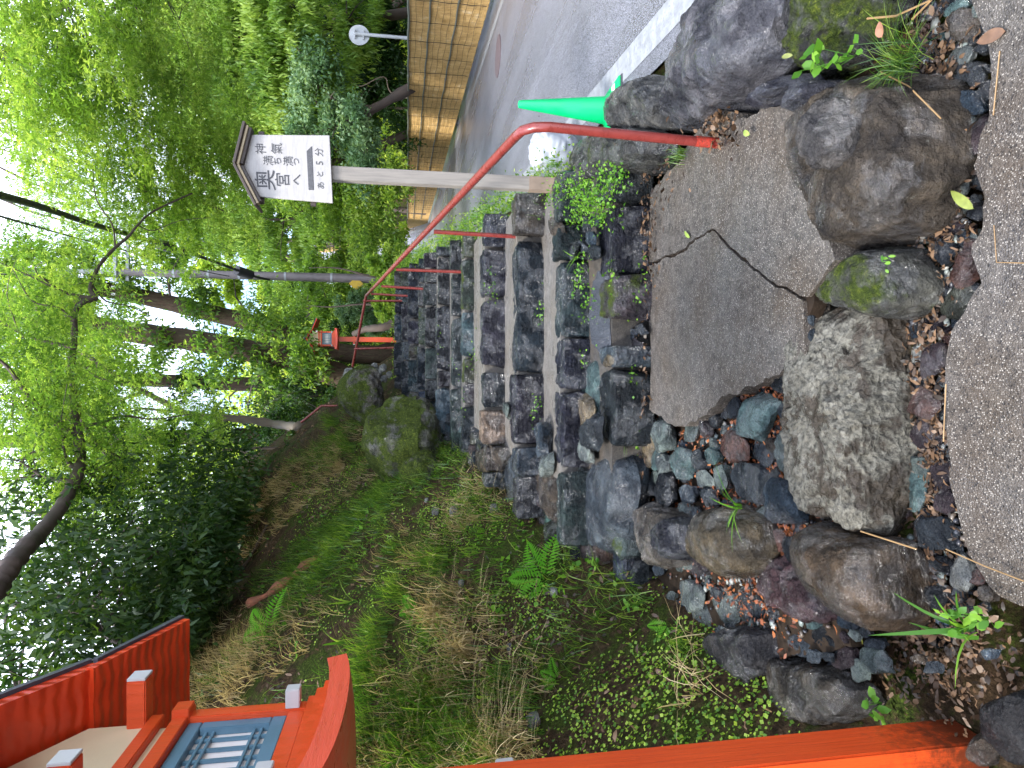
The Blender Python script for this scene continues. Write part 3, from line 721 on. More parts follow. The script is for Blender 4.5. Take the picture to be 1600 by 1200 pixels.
# ================================================================== first step: big stones, each a thing
def boulder(pts, z0, z1, col, seed, label, cat='boulder', **kw):
    if seed in (53, 54, 55): pts = [(x - (34 if x > 1400 else 18 if x > 1370 else 0), y) for x, y in pts]
    kw.setdefault('nt_', 90); kw.setdefault('nz_', 30)
    return rock('boulder', outline(pts, z0 + (z1 - z0) * .55), z0, z1, col, seed, label=label, cat=cat, **kw)
boulder([(1256, 180), (1290, 140), (1360, 118), (1430, 118), (1462, 160), (1472, 260), (1474, 322), (1440, 345), (1380, 372), (1330, 402), (1305, 380), (1290, 320), (1262, 270), (1250, 225)],
        -.10, .215, (.105, .085, .065), 51, 'large wet brown boulder with a grey shoulder, at the right end of the lowest step', e=.38, amp=.045, moss=.20, planes=12, off=.84, freq=2.8)
boulder([(1262, 200), (1272, 165), (1310, 150), (1340, 170), (1352, 215), (1336, 262), (1300, 285), (1272, 262)], .10, .30, (.14, .13, .125), 52, 'rounded grey knob of rock on top of the right-hand step boulder', cat='rock', e=.7, amp=.06, moss=.2, nt_=60, nz_=22)
boulder([(1262, 462), (1300, 415), (1345, 402), (1400, 385), (1445, 392), (1468, 430), (1462, 480), (1425, 500), (1360, 490), (1300, 476)], -.08, .165, (.11, .11, .095), 53, 'low mossy stone between the two largest stones of the lowest step', cat='rock', e=.5, amp=.05, moss=.42)
boulder([(1262, 482), (1300, 474), (1345, 470), (1392, 492), (1410, 560), (1418, 640), (1424, 760), (1424, 838), (1390, 842), (1330, 822), (1275, 808), (1256, 760), (1258, 600)],
        -.10, .185, (.17, .16, .135), 54, 'long rectangular stone with a pitted pale top, middle of the lowest step', cat='step stone', e=.26, amp=.035, moss=.05, nt_=150, nz_=40, freq=4.5, taper=.10, mt=M_crust)
boulder([(1258, 822), (1290, 812), (1345, 835), (1400, 846), (1440, 856), (1454, 900), (1450, 960), (1420, 990), (1370, 985), (1320, 950), (1280, 905), (1262, 860)],
        -.10, .25, (.095, .066, .042), 55, 'big smooth brown wet boulder at the left end of the lowest step', e=.72, amp=.03, planes=5, moss=.05)
boulder([(1082, 828), (1100, 796), (1145, 786), (1185, 815), (1196, 860), (1180, 898), (1140, 905), (1100, 885), (1082, 860)], .02, .30, (.105, .083, .053), 56, 'rounded tan boulder among the small stones left of the landing', e=.85, amp=.025, planes=4)
boulder([(1198, 880), (1215, 868), (1262, 862), (1290, 905), (1316, 945), (1308, 975), (1270, 975), (1215, 950), (1192, 915)], -.02, .17, (.075, .04, .045), 57, 'shiny purple-brown rock wedged against the big brown boulder', cat='rock', e=.6, amp=.06)
boulder([(1108, 995), (1150, 975), (1196, 985), (1204, 1030), (1190, 1072), (1150, 1065), (1122, 1030)], .0, .20, (.05, .048, .052), 58, 'angular glossy dark grey rock beside the clover bank', cat='rock', e=.45, amp=.05)
boulder([(1208, 1015), (1250, 1035), (1310, 1040), (1352, 1075), (1350, 1110), (1290, 1135), (1235, 1132), (1210, 1090)], -.05, .13, (.05, .042, .033), 59, 'flat muddy brown rock just above the vermilion lantern post', cat='rock', e=.4, amp=.05, moss=.2)
boulder([(986, 795), (1020, 785), (1058, 800), (1072, 850), (1060, 885), (1025, 888), (998, 850)], .05, .27, (.11, .095, .08), 60, 'speckled brown-grey rock touching the streaked step stone', cat='rock', e=.6, amp=.05)
boulder([(1034, 822), (1062, 805), (1086, 830), (1086, 862), (1060, 878), (1036, 855)], .06, .31, (.028, .03, .042), 61, 'small blue-black glossy rock pressed against the tan boulder', cat='rock', e=.55, amp=.06, nt_=50, nz_=18)
boulder([(1548, 1098), (1600, 1075), (1700, 1100), (1700, 1180), (1600, 1200), (1552, 1150)], -.06, .10, (.03, .03, .032), 62, 'flat black rock at the lantern side of the paving', cat='rock', e=.35, amp=.03)
# right side
boulder([(1078, 90), (1098, 40), (1130, -10), (1200, -50), (1262, -40), (1270, 20), (1248, 75), (1225, 110), (1180, 150), (1105, 196), (1062, 204), (1060, 185), (1086, 140)],
        -.1, .40, (.12, .12, .14), 63, 'large grey boulder with cream lichen at the road edge', e=.6, amp=.05, moss=.17, planes=10)
boulder([(1240, 60), (1262, 0), (1290, -60), (1380, -60), (1400, 20), (1372, 60), (1330, 92), (1280, 120), (1250, 110)], -.1, .22, (.05, .05, .045), 64, 'dark rock covered in moss right of the lowest step', cat='rock', e=.6, amp=.06, moss=.50)
boulder([(968, 160), (1000, 132), (1042, 112), (1074, 120), (1088, 150), (1064, 196), (1010, 216), (970, 205)], -.1, .36, (.13, .13, .125), 65, 'grey-green mossy rock behind the foot of the handrail', cat='rock', e=.6, amp=.05, moss=.33)
boulder([(902, 262), (925, 228), (962, 198), (1005, 196), (1036, 222), (1040, 250), (1000, 268), (950, 285), (910, 288)], .0, .45, (.09, .09, .085), 66, 'dark mossy slope rock below the wooden signpost', cat='rock', e=.6, amp=.06, moss=.36)
boulder([(1184, 168), (1205, 140), (1252, 110), (1262, 122), (1240, 150), (1205, 172)], .02, .26, (.05, .052, .075), 67, 'narrow blue-black rock under the lichened boulder', cat='rock', e=.5, amp=.06, nt_=50, nz_=16)
boulder([(1245, 178), (1256, 140), (1290, 122), (1308, 132), (1282, 160), (1256, 184)], .02, .24, (.045, .047, .065), 68, 'small striped slate rock by the rounded grey knob', cat='rock', e=.5, amp=.06, nt_=44, nz_=14)

# ================================================================== bed of small stones left of the landing
BED = empty('stone_bed', (-.5, 2.6, .06), kind='structure', label='bed of small blue-grey, brown and teal stones set beside the landing')
OB = Vector((-.5, 2.6, .06))
bed = [(1340, 120, 110, 75, 10, 'k'), (1440, 170, 50, 50, 0, 'g'), (1380, 275, 80, 70, 0, 'd'), (1190, 325, 110, 105, 20, 't'), (1060, 270, 70, 60, 0, 'd'), (965, 330, 45, 55, 20, 'k'),
       (905, 300, 60, 34, -30, 'w'), (835, 400, 60, 50, -30, 'g'), (905, 385, 35, 75, 0, 'u'), (1375, 490, 75, 125, 0, 'g'), (1070, 485, 95, 80, 15, 'r'), (1225, 520, 85, 42, 45, 'd'), (1265, 475, 42, 40, 0, 'n'),
       (960, 465, 25, 40, 0, 'g'), (690, 430, 50, 90, 10, 'g'), (640, 440, 55, 70, 30, 'y'), (595, 540, 45, 70, 0, 'y'), (650, 545, 40, 60, 0, 't'), (700, 590, 45, 65, 0, 'p'), (785, 560, 52, 85, -15, 't'), (880, 545, 42, 65, 0, 'k'),
       (945, 530, 48, 50, 30, 't'), (905, 655, 55, 42, 0, 'p'), (1000, 630, 45, 75, -15, 'g'), (640, 650, 38, 45, 0, 'g'), (603, 705, 40, 70, -20, 'd'), (705, 720, 46, 100, 0, 'k'), (815, 740, 52, 60, 0, 'l'),
       (930, 760, 62, 50, 0, 'd'), (790, 825, 50, 35, 30, 'p'), (1160, 665, 100, 95, 10, 'd'), (1355, 780, 112, 140, -20, 'b'), (1235, 870, 30, 80, -20, 'p'), (1310, 990, 40, 65, -20, 'r'), (1400, 1035, 60, 75, 0, 'k'),
       (1260, 1020, 35, 60, 0, 'm'), (890, 1110, 45, 60, 0, 'u'), (800, 1090, 42, 50, 0, 'g'), (730, 1090, 40, 28, -20, 'y'), (560, 1130, 55, 48, 0, 'k'), (660, 1150, 40, 30, 0, 'l'), (1150, 500, 40, 30, 0, 'k'), (1060, 390, 30, 25, 0, 't'), (1010, 390, 25, 25, 0, 'p'),
       (1155, 160, 45, 35, 0, 'm'), (1440, 660, 30, 45, 0, 'n'), (560, 660, 35, 40, 0, 'n'), (560, 760, 32, 30, 0, 'r'), (860, 830, 34, 24, 0, 'b'), (1130, 870, 30, 28, 0, 'u')]
for q in bed:
    o = pstone(840 + q[0] / 3.478, 560 + q[1] / 3.478, q[2] / 3.478, q[3] / 3.478, q[4], q[5], .085, None); sp_(o, BED, OB)
bed2 = [(335, 440, 60, 70, 0, 'p'), (375, 530, 55, 60, 0, 'p'), (470, 490, 68, 58, 20, 'p'), (395, 385, 45, 42, 0, 'g'), (555, 480, 55, 66, 0, 'k'), (470, 405, 40, 35, 0, 'r'), (685, 545, 60, 36, 0, 'k'),
        (650, 612, 36, 40, 0, 't'), (740, 622, 60, 50, 0, 'l'), (835, 612, 62, 58, 10, 'k'), (905, 668, 56, 56, 0, 'u'), (1012, 698, 70, 48, 10, 'g'), (1030, 636, 50, 28, 0, 'l'), (872, 722, 36, 38, 0, 'd'), (965, 735, 34, 40, 0, 'g'),
        (235, 400, 40, 32, 0, 'k'), (160, 380, 42, 38, 0, 'd'), (290, 310, 36, 45, 0, 'g'), (350, 340, 36, 45, 0, 'u'), (250, 345, 30, 30, 0, 'k'), (100, 330, 32, 30, 0, 'b'), (130, 300, 30, 24, 0, 'k'), (600, 420, 35, 40, 0, 'd'), (1440, 1030, 70, 58, 0, 'n'), (1250, 720, 40, 30, 0, 'l'), (1180, 690, 30, 20, 0, 'n'), (1465, 672, 36, 22, 0, 'b')]
for q in bed2:
    o = pstone(950 + q[0] / 2.4615, 750 + q[1] / 2.4615, q[2] / 2.4615, q[3] / 2.4615, q[4], q[5], .03, None); sp_(o, BED, OB)

# ================================================================== gutter of stones under the lowest step
GUT = empty('gutter_stones', (0, 1.58, -.05), kind='structure', label='loose mixed stones filling the gap between paving and lowest step')
OG = Vector((0, 1.58, -.05))
g1 = [(1295, 15, 30, 20, 0, 'p'), (1290, 85, 90, 32, -30, 'u'), (1340, 115, 40, 35, 0, 'l'), (1392, 100, 15, 30, 0, 'p'), (1275, 170, 42, 70, 0, 'd'), (1200, 180, 30, 30, 0, 'b'), (1350, 240, 70, 85, 10, 'r'), (1265, 340, 40, 40, 0, 'k'),
      (1330, 380, 75, 56, -30, 'm'), (1222, 412, 32, 25, 0, 'k'), (1225, 475, 65, 44, 10, 'u'), (1145, 500, 27, 30, 0, 'b'), (1228, 618, 58, 80, 0, 'u'), (1150, 600, 25, 45, 0, 'w'), (1180, 680, 32, 16, 0, 'n'), (1165, 712, 20, 15, 0, 'l'),
      (1195, 790, 68, 75, 0, 'r'), (1220, 845, 36, 38, 0, 'b'), (1190, 935, 65, 60, 0, 'u'), (1135, 970, 25, 35, 0, 'k'), (1232, 1025, 36, 30, 0, 'b'), (1172, 1060, 58, 60, 20, 'g'), (1160, 1130, 55, 66, 20, 't'), (1268, 1110, 44, 88, 0, 'u')]
for q in g1:
    o = pstone(1000 + q[0] / 2.667, 330 + q[1] / 2.667, q[2] / 2.667, q[3] / 2.667, q[4], q[5], -.05, None); sp_(o, GUT, OG)
g2 = [(1235, 310, 95, 50, -15, 'p'), (1215, 35, 85, 45, -25, 't'), (1230, 130, 70, 90, 20, 'n'), (1300, 405, 100, 70, 0, 'd'), (1220, 430, 34, 28, 0, 'b'), (1180, 370, 42, 40, 0, 'g'), (1290, 570, 100, 76, 15, 'b'), (1190, 640, 40, 32, 0, 'b'),
      (1270, 690, 62, 56, 0, 'g'), (1345, 740, 66, 110, 20, 'u'), (1190, 742, 35, 28, 0, 'r'), (1240, 755, 36, 20, 0, 'b'), (1200, 800, 42, 30, 0, 'k'), (1283, 900, 44, 50, 30, 't'), (1200, 932, 42, 16, 0, 'p'), (1170, 980, 45, 32, 0, 'r'),
      (1232, 1030, 88, 62, -30, 'p'), (1200, 1160, 50, 46, 0, 'p'), (1080, 580, 46, 85, 0, 'l'), (1130, 500, 40, 60, 0, 'l'), (1150, 20, 40, 60, 0, 'k')]
for q in g2:
    o = pstone(1150 + q[0] / 3.53, q[1] / 3.53, q[2] / 3.53, q[3] / 3.53, q[4], q[5], -.05, None); sp_(o, GUT, OG)
g3 = [(1255, 210, 85, 70, 15, 'd'), (1218, 130, 36, 30, 0, 'b'), (1195, 50, 48, 66, 0, 't'), (1300, 80, 50, 70, -20, 'u'), (1280, 325, 52, 50, 0, 'k'), (1357, 355, 45, 72, -10, 'w'), (1265, 460, 68, 66, 0, 'k'), (1280, 532, 52, 38, 20, 'b'),
      (1345, 440, 26, 42, 0, 'l'), (1385, 520, 50, 40, 0, 'd'), (1420, 380, 40, 40, 0, 'r'), (1450, 440, 40, 34, 0, 'n'), (1180, 290, 30, 36, 0, 'd')]
for q in g3:
    o = pstone(950 + q[0] / 2.4615, 750 + q[1] / 2.4615, q[2] / 2.4615, q[3] / 2.4615, q[4], q[5], -.05, None); sp_(o, GUT, OG)
OBST += pieces + [LOW]
rf = random.Random(5)
def fill(region, n, rr_, z, par, off, cols):
    xs_ = [p[0] for p in region]; ys_ = [p[1] for p in region]; c_ = 0
    for _ in range(9000):
        if c_ >= n: break
        x, y = rf.uniform(min(xs_), max(xs_)), rf.uniform(min(ys_), max(ys_)); q = rf.uniform(*rr_) * (1.0 if c_ < n * .5 else .7)
        if not inside(x, y, region) or any(inside(x, y, o_) for o_ in OBST): continue
        if any((x - a) ** 2 + (y - b_) ** 2 < (q * .8 + r2 * .8) ** 2 for a, b_, r2 in PLACED): continue
        o_ = pstone(x, y, q * rf.uniform(.75, 1.2), q * rf.uniform(.75, 1.2), rf.uniform(-40, 40), rf.choice(cols), z, None); sp_(o_, par, off); c_ += 1
fill([(1000, 650), (1060, 665), (1140, 620), (1205, 590), (1256, 570), (1258, 830), (1200, 880), (1320, 960), (1380, 1000), (1350, 1040), (1200, 985), (1100, 990), (1040, 930), (960, 880), (990, 760)], 110, (8, 17), .07, BED, OB, 'kkddlugbtpn')
fill([(1190, 962), (1330, 985), (1350, 1045), (1210, 1012), (1100, 975), (1080, 930), (1180, 900)], 40, (9, 15), .085, BED, OB, 'kkdlbgtr')
fill([(1400, 0), (1540, 0), (1550, 130), (1530, 300), (1535, 440), (1480, 560), (1480, 700), (1500, 840), (1550, 930), (1480, 1010), (1400, 1000), (1440, 900), (1395, 780), (1390, 500), (1440, 380), (1440, 120)], 110, (9, 19), -.055, GUT, OG, 'kkddulnrbgt')
# smaller fill between them, too small to pick apart
def gravel(name, region, n, z, parent=None, size=(.006, .016), cols=None):
    G_ = Geo(); k = 0
    ico = bmesh.new(); bmesh.ops.create_icosphere(ico, subdivisions=1, radius=1); iv = np.array([v.co[:] for v in ico.verts]); iF = np.array([[v.index for v in f.verts] for f in ico.faces]); ico.free()
    VV = []; FF = []; rr = []
    while k < n:
        a = R.uniform(0, 1); px, py = region[int(a * len(region)) % len(region)]; px += R.gauss(0, 12); py += R.gauss(0, 12)
        w = PZ(px, py, z); s = R.uniform(*size)
        VV.append(iv * np.array([R.uniform(.6, 1.5), R.uniform(.6, 1.4), R.uniform(.4, .9)]) * s * NR.uniform(.8, 1.2, (len(iv), 1)) + np.array([w.x, w.y, z + R.uniform(0, .012)])); FF.append(iF + k * len(iv)); rr.append(np.full(len(iv), R.random())); k += 1
    return nmesh(name, np.concatenate(VV), np.concatenate(FF), M_peb, parent, False, np.concatenate(rr))
m, t, o = mat('pebble_mix'); T = NT(t); at = T.n('Attribute'); at.attribute_name = 'rnd'
principled(T, o, T.ramp(at.outputs['Fac'], (.0, (.02, .02, .025)), (.35, (.05, .055, .065)), (.6, (.10, .07, .05)), (.8, (.14, .17, .16)), (1, (.28, .27, .24))), .3, T.bump(T.noise(T.pos(), 60, 4), .4, .004)); M_peb = m
gpts = [(1440 + R.uniform(-10, 70), y_) for y_ in range(-10, 960, 4)]
tag(gravel('gutter_pebbles', gpts, 900, -.05), kind='stuff', label='dark pebbles filling the gutter between paving and lowest step')
bpts = [(R.uniform(1000, 1300), R.uniform(640, 1000)) for _ in range(300)]
tag(gravel('bed_pebbles', bpts, 900, .075), kind='stuff', label='dark pebbles packed between the small bedded stones')
# earth bed under the small stones
slab('bed_soil', [(1000, 640), (1060, 640), (1200, 560), (1280, 560), (1300, 700), (1330, 830), (1320, 960), (1330, 1010), (1200, 1040), (1050, 940), (960, 900), (940, 780)], .072, [], M_dirt, .25, kind='structure', label='dark wet soil under the bed of small stones')

# ================================================================== handrail
RT = [Vector((1.07, 2.60, .98)), Vector((1.25, 9.6, 2.20)), Vector((.25, 10.35, 2.22))]
base1 = PZ(1124, 224, .16)
HR = empty('handrail', base1, label='red painted pipe handrail climbing the right side of the steps', cat='handrail')
def hp(v): return Vector(v) - base1
tp = PY(822, 196, base1.y)
pts = [base1 + Vector((0, 0, .02)), base1.lerp(tp, .5), tp - Vector((0, 0, .10))]
e = PY(572, 462, 9.6)
dirr = (e - tp).normalized()
pts += [tp - Vector((0, 0, .04)) + dirr * .015, tp + dirr * .06 - Vector((0, 0, .005)), tp + dirr * .13]
pts += [tp.lerp(e, t) for t in (.1, .3, .5, .7, .9)] + [e]
tube('rail', [hp(p) for p in pts], .021, M_rail, HR, 14)
e2 = PY(551, 572, 10.4)
tube('rail', [hp(e), hp(e.lerp(e2, .3)), hp(e2)], .021, M_rail, HR, 10)
tube('base_sleeve', [hp(base1 - Vector((0, 0, .03))), hp(base1.lerp(tp, .13))], .0228, M_railbase, HR, 14)
tube('base_sleeve', [hp(base1 - Vector((0, 0, .04))), hp(base1 + Vector((0, 0, .006)))], .0245, M_rubber, HR, 14)
for (bx_, by_), (tx_, ty_), yv in [((840, 372), (678, 362), 4.8), ((721, 425), (619, 421), 6.6), ((668, 452), (596, 447), 8.1), ((642, 463), (580, 459), 9.0), ((624, 470), (567, 470), 9.65), ((617, 543), (553, 545), 10.1)]:
    b_ = PY(bx_ + 6, by_, yv); t_ = PY(tx_, ty_, yv)
    tube('post', [hp(b_), hp(t_)], .016, M_rail, HR, 10)
# second flight, far up the bank
for k, (rail, posts, lab) in enumerate([([(462, 682), (452, 682), (400, 730), (388, 742)], [(453, 682)], 'short red pipe rail standing highest on the left bank'), ([(519, 634), (502, 634), (478, 654), (470, 660)], [(503, 634)], 'small red pipe rail above the mossy boulders')]):
    yv = 13.0 - k * 1.5
    P_ = [PY(x, y, yv) for x, y in rail]; h_ = empty('far_handrail', P_[0], label=lab, cat='handrail')
    tube('rail', [p - P_[0] for p in P_], .02, M_rail, h_, 8)
    g_ = Vector((P_[1].x, yv, Hs(P_[1].x, yv) - .1)); tube('post', [g_ - P_[0], P_[1] - P_[0]], .018, M_rail, h_, 8)
wp = PY(428, 718, 13.2)
bm = bmesh.new(); bmesh.ops.create_icosphere(bm, subdivisions=3, radius=.5)
for v in bm.verts:
    v.co.x *= .42; v.co.y *= .35; v.co.z *= .5; v.co *= 1 + .25 * float(vn(np.array(v.co[:]), 5))
tag(bmobj('tarpaulin_bundle', bm, paint('faded_tarp', (.35, .31, .27), .7, .2, 10, .4), smooth=True, loc=wp), 'beige cloth bundle behind the highest red rail', 'bundle')

# ================================================================== signpost
sb = Vector((1.36, 4.28, .50))
SG = empty('signpost', sb, label='weathered wooden direction sign with little roof on a grey square post', cat='signpost')
bt = PY(850, 290, 4.28); 
box('post', (0, 0, .72), (.092, .06, 1.60), M_post, SG, .004)
box('post_foot', (0, 0, .09), (.096, .064, .20), paint('damp_post_foot', (.20, .15, .11), .8, .3, 9, .4), SG, .004)
yb = -.045
TL, TR_, BL, BR = PY(399, 307, 4.23), PY(393, 211, 4.23), PY(520, 317, 4.23), PY(515, 212, 4.23)
PK = PY(379, 259, 4.23)
cen = sb
def bpoly(name, pts2, y0, th, mt, par, offv=cen):
    """a vertical board: outline in world x,z extruded along y"""
    n = len(pts2); V_ = [(x - offv.x, y0, z - offv.z) for x, z in pts2] + [(x - offv.x, y0 + th, z - offv.z) for x, z in pts2]
    Fc = [tuple(range(n)), tuple(range(n, 2 * n))[::-1]] + [(k, k + n, (k + 1) % n + n, (k + 1) % n) for k in range(n)]
    bm_ = bmesh.new(); vs_ = [bm_.verts.new(v) for v in V_]
    for f in Fc: bm_.faces.new([vs_[q] for q in f])
    bmesh.ops.recalc_face_normals(bm_, faces=bm_.faces[:]); bmesh.ops.bevel(bm_, geom=bm_.edges[:], offset=.002, segments=1, affect='EDGES')
    return bmobj(name, bm_, mt, par)
bpoly('board', [(BL.x, BL.z), (BR.x, BR.z), (TR_.x, TR_.z), (PK.x, PK.z), (TL.x, TL.z)], yb - .012, .022, M_signw, SG)
for dz in (.14, .50):
    box('batten', ((BL.x + BR.x) / 2 - cen.x - .005, yb + .025, (BL.z - cen.z) + dz * (PK.z - BL.z) / .62), ((BR.x - BL.x) + .03, .022, .035), M_darkwood, SG, .003)
# little roof: two boards with a pale inner strip
RL, RP, RR = PY(403, 322, 4.20), PY(370, 258, 4.20), PY(386, 194, 4.20)
RL2, RR2, RP2 = PY(402, 318, 4.20), PY(391, 198, 4.20), PY(376, 258, 4.20)
for nm, a_, b_ in (('roof_board', RL, RP), ('roof_board', RR, RP)):
    d = Vector((b_.x - a_.x, b_.z - a_.z)); n2 = Vector((-d.y, d.x)).normalized() * (1 if nm and b_.x > a_.x else -1)
    ex = d.normalized() * .0
    def pq(t, off): return (a_.x + d.x * t + n2.x * off, a_.z + d.y * t + n2.y * off)
    bpoly(nm, [pq(0, 0), pq(1, 0), pq(1, .016), pq(0, .016)], yb - .08, .20, M_darkwood, SG)
    bpoly('roof_trim', [pq(.04, -.016), pq(.985, -.016), pq(.985, -.001), pq(.04, -.001)], yb - .055, .05, M_signend, SG)
    bpoly('roof_batten', [pq(.06, -.036), pq(.94, -.036), pq(.94, -.018), pq(.06, -.018)], yb - .045, .06, M_darkwood, SG)
def brush(name, ch, px, py, size_px, yv, par, mt, offs=.0, thin=0.0, rot=0):
    cu = bpy.data.curves.new(name, 'FONT'); cu.body = ch; cu.align_x = 'CENTER'; cu.align_y = 'CENTER'; cu.size = 1; cu.offset = offs; cu.extrude = .02; cu.resolution_u = 3
    to = bpy.data.objects.new(name, cu); COL.objects.link(to)
    dg = bpy.context.evaluated_depsgraph_get(); me = bpy.data.meshes.new_from_object(to.evaluated_get(dg)); bpy.data.objects.remove(to); bpy.data.curves.remove(cu)
    co = np.zeros(len(me.vertices) * 3, np.float32); me.vertices.foreach_get('co', co); co = co.reshape(-1, 3)
    lo, hi = co.min(0), co.max(0); co = co - (lo + hi) / 2
    s = size_px / FOC * yv / .93 / max(hi[0] - lo[0], hi[1] - lo[1], .3)
    w = vn(np.concatenate([co[:, :2], co[:, :1] * 0], 1), 2.2, hash(ch) % 50) * .05
    ca, sa = math.cos(rot), math.sin(rot)
    x = (co[:, 0] + w) * s; y = (co[:, 1] + w * .6 + co[:, 0] * .06) * s
    c3 = np.stack([x * ca - y * sa, -co[:, 2] * .06, x * sa + y * ca], -1)
    me.vertices.foreach_set('co', c3.astype(np.float32).ravel()); me.update(); me.materials.clear()
    p = PY(px, py, yv) - cen; p.y = yb - .0135
    return link(name, me, mt, par, p)
yv = 4.28 + yb - .012
for ch, px, py, sz in [('奥', 414, 281, 27), ('宮', 441, 281, 19), ('へ', 464, 281, 15)]: brush('brushed_character', ch, px, py, sz, yv, SG, M_ink, .0)
for ch, px, py, sz in [('神', 407, 233, 14), ('氣', 432, 232, 15), ('満', 419, 251, 13), ('ち', 433, 252, 10), ('満', 450, 252, 13), ('つ', 463, 253, 9)]: brush('brushed_character', ch, px, py, sz, yv, SG, M_ink, -.01)
for ch, px, py, sz in [('あ', 501, 290, 9), ('と', 499.5, 272, 8), ('5', 499, 255, 9), ('分', 498, 238, 11)]: brush('brushed_character', ch, px, py, sz, yv, SG, M_ink, -.012)
ar = [PY(482, 297, yv), PY(490.5, 297, yv), PY(487.5, 228, yv), PY(479, 236, yv)]
bpoly('direction_bar', [(p.x, p.z) for p in ar], yb - .0145, .004, paint('faded_ink_bar', (.07, .07, .075), .6, .3, 60, .1, wear=(.25, .25, .25), wearf=(.6, .68)), SG)

# ================================================================== traffic cone and white bag
cb = PZ(962, 176, .0) + Vector((.02, .02, 0))
CN = empty('traffic_cone', cb, label='bright green plastic traffic cone with a black rubber base at the road edge', cat='traffic cone')
prof = [(.135, .03), (.132, .035), (.112, .06), (.098, .075), (.094, .09), (.028, .70), (.024, .715), (.012, .718), (0, .718)]
sg = 36; V_ = []; Fc = []
for r_, z_ in prof:
    for k in range(sg): V_.append((math.cos(2 * math.pi * k / sg) * r_, math.sin(2 * math.pi * k / sg) * r_, z_))
for i_ in range(len(prof) - 1):
    for k in range(sg): Fc.append((i_ * sg + k, i_ * sg + (k + 1) % sg, (i_ + 1) * sg + (k + 1) % sg, (i_ + 1) * sg + k))
mesh('cone_body', V_, Fc, M_green, CN, smooth=True, sharp=math.radians(35))
box('cone_skirt', (0, 0, .022), (.36, .36, .014), M_green, CN, .006)
box('rubber_base', (0, 0, .0075), (.375, .375, .015), M_rubber, CN, .004)
box('base_sticker', (.14, -.05, .0295), (.05, .07, .002), M_white, CN, 0)
sck = PZ(876, 244, .0); sck = Vector((2.02, 5.45, .02))
nu, nv = 56, 40; V_ = []; Fc = []
for i_ in range(nv + 1):
    ph = math.pi * i_ / nv
    for k in range(nu):
        th = 2 * math.pi * k / nu; x = math.sin(ph) ** .6 * math.cos(th); y = math.sin(ph) ** .6 * math.sin(th); z = math.cos(ph)
        p = np.array([x, y, z]); f = 1 + .34 * float(-abs(vn(p, 2.4, 3.0)) - .6 * abs(vn(p, 5.5, 9.0))) + .10 * float(vn(p, 11, 2))
        V_.append((x * .21 * f, y * .17 * f, .21 + z * .23 * f))
for i_ in range(nv):
    for k in range(nu): Fc.append((i_ * nu + k, (i_ + 1) * nu + k, (i_ + 1) * nu + (k + 1) % nu, i_ * nu + (k + 1) % nu))
tag(mesh('white_bag', V_, Fc, M_tarp, smooth=True, loc=sck), 'crumpled white plastic bag on the road edge behind the signpost foot', 'bag')

# ================================================================== bamboo screen along the road
fy0 = 7.0; FN = empty('bamboo_screen', (float(fenceX(fy0)), fy0, 0), label='long golden reed screen fence with bamboo poles along the far side of the road', cat='fence')
fo = Vector((float(fenceX(fy0)), fy0, 0))
fd = Vector((.137, 1, 0)).normalized(); fnn = Vector((fd.y, -fd.x, 0))
def fz(y): return max(y - 45, 0) * .30
L_ = 0; k = 0
while L_ < 75:
    w = 1.8; y0 = fy0 + L_ * fd.y
    n = 90 if k < 14 else 30
    s_ = np.linspace(0, w, n); wob = .010 * vn(np.stack([s_ + L_, s_ * 0, s_ * 0], -1), 2.0) + .006 * np.sin(np.arange(n) * 2.1)
    V_ = []
    for zz in (.10, .8, 1.46):
        for j in range(n): V_.append((fd.x * (L_ + s_[j]) + fnn.x * wob[j], fd.y * (L_ + s_[j]) + fnn.y * wob[j], zz + fz(y0) + (.012 * math.sin(j * 3.3) if zz != .8 else 0)))
    V_ += [(x + fnn.x * .02, y + fnn.y * .02, z) for x, y, z in V_]
    m3 = 3 * n; Fc = []
    for a_ in range(2):
        for j in range(n - 1): Fc.append((a_ * n + j, a_ * n + j + 1, (a_ + 1) * n + j + 1, (a_ + 1) * n + j)); Fc.append(tuple(q + m3 for q in (a_ * n + j, (a_ + 1) * n + j, (a_ + 1) * n + j + 1, a_ * n + j + 1)))
    for j in range(n - 1): Fc.append((2 * n + j, 2 * n + j + 1, m3 + 2 * n + j + 1, m3 + 2 * n + j)); Fc.append((j, m3 + j, m3 + j + 1, j + 1))
    mesh('reed_panel', V_, Fc, M_reed, FN, smooth=False)
    L_ += w + .004; k += 1
for j, (zz, rr_) in enumerate([(1.475, .021), (1.10, .016), (.62, .016)]):
    for seg_ in range(9):
        a_ = seg_ * 4.0; p0 = fd * a_ - fnn * .035; p1 = fd * (a_ + 4.05) - fnn * .035
        z0, z1 = fz(fy0 + a_), fz(fy0 + a_ + 4)
        pp = [p0.lerp(p1, t / 16) + Vector((0, 0, zz + z0 * (1 - t / 16) + z1 * t / 16 + .008 * math.sin(t + seg_))) for t in range(17)]
        rad = [rr_ * (1.18 if t % 2 == 0 else 1.0) for t in range(17)]
        tube('bamboo_pole', pp, rad, M_bamboo, FN, 8)
for q in range(36):                                     # netting cords: uprights and the long strings
    a_ = .45 + q * .9; pp = [fd * (a_ + .015 * math.sin(t * 2.0 + q)) - fnn * .052 + Vector((0, 0, .14 + t * .135 + fz(fy0 + a_))) for t in range(11)]
    tube('tie_cord', pp, .004 if q % 2 else .006, M_twine, FN, 4)
for zz in (1.34, 1.22, .98, .86, .74, .48, .36, .24):
    pp = [fd * (t * .35) - fnn * .03 + Vector((0, 0, zz + .014 * math.sin(t * 1.7 + zz * 9))) for t in range(95)]
    tube('net_cord', pp, .004, M_twine, FN, 4)

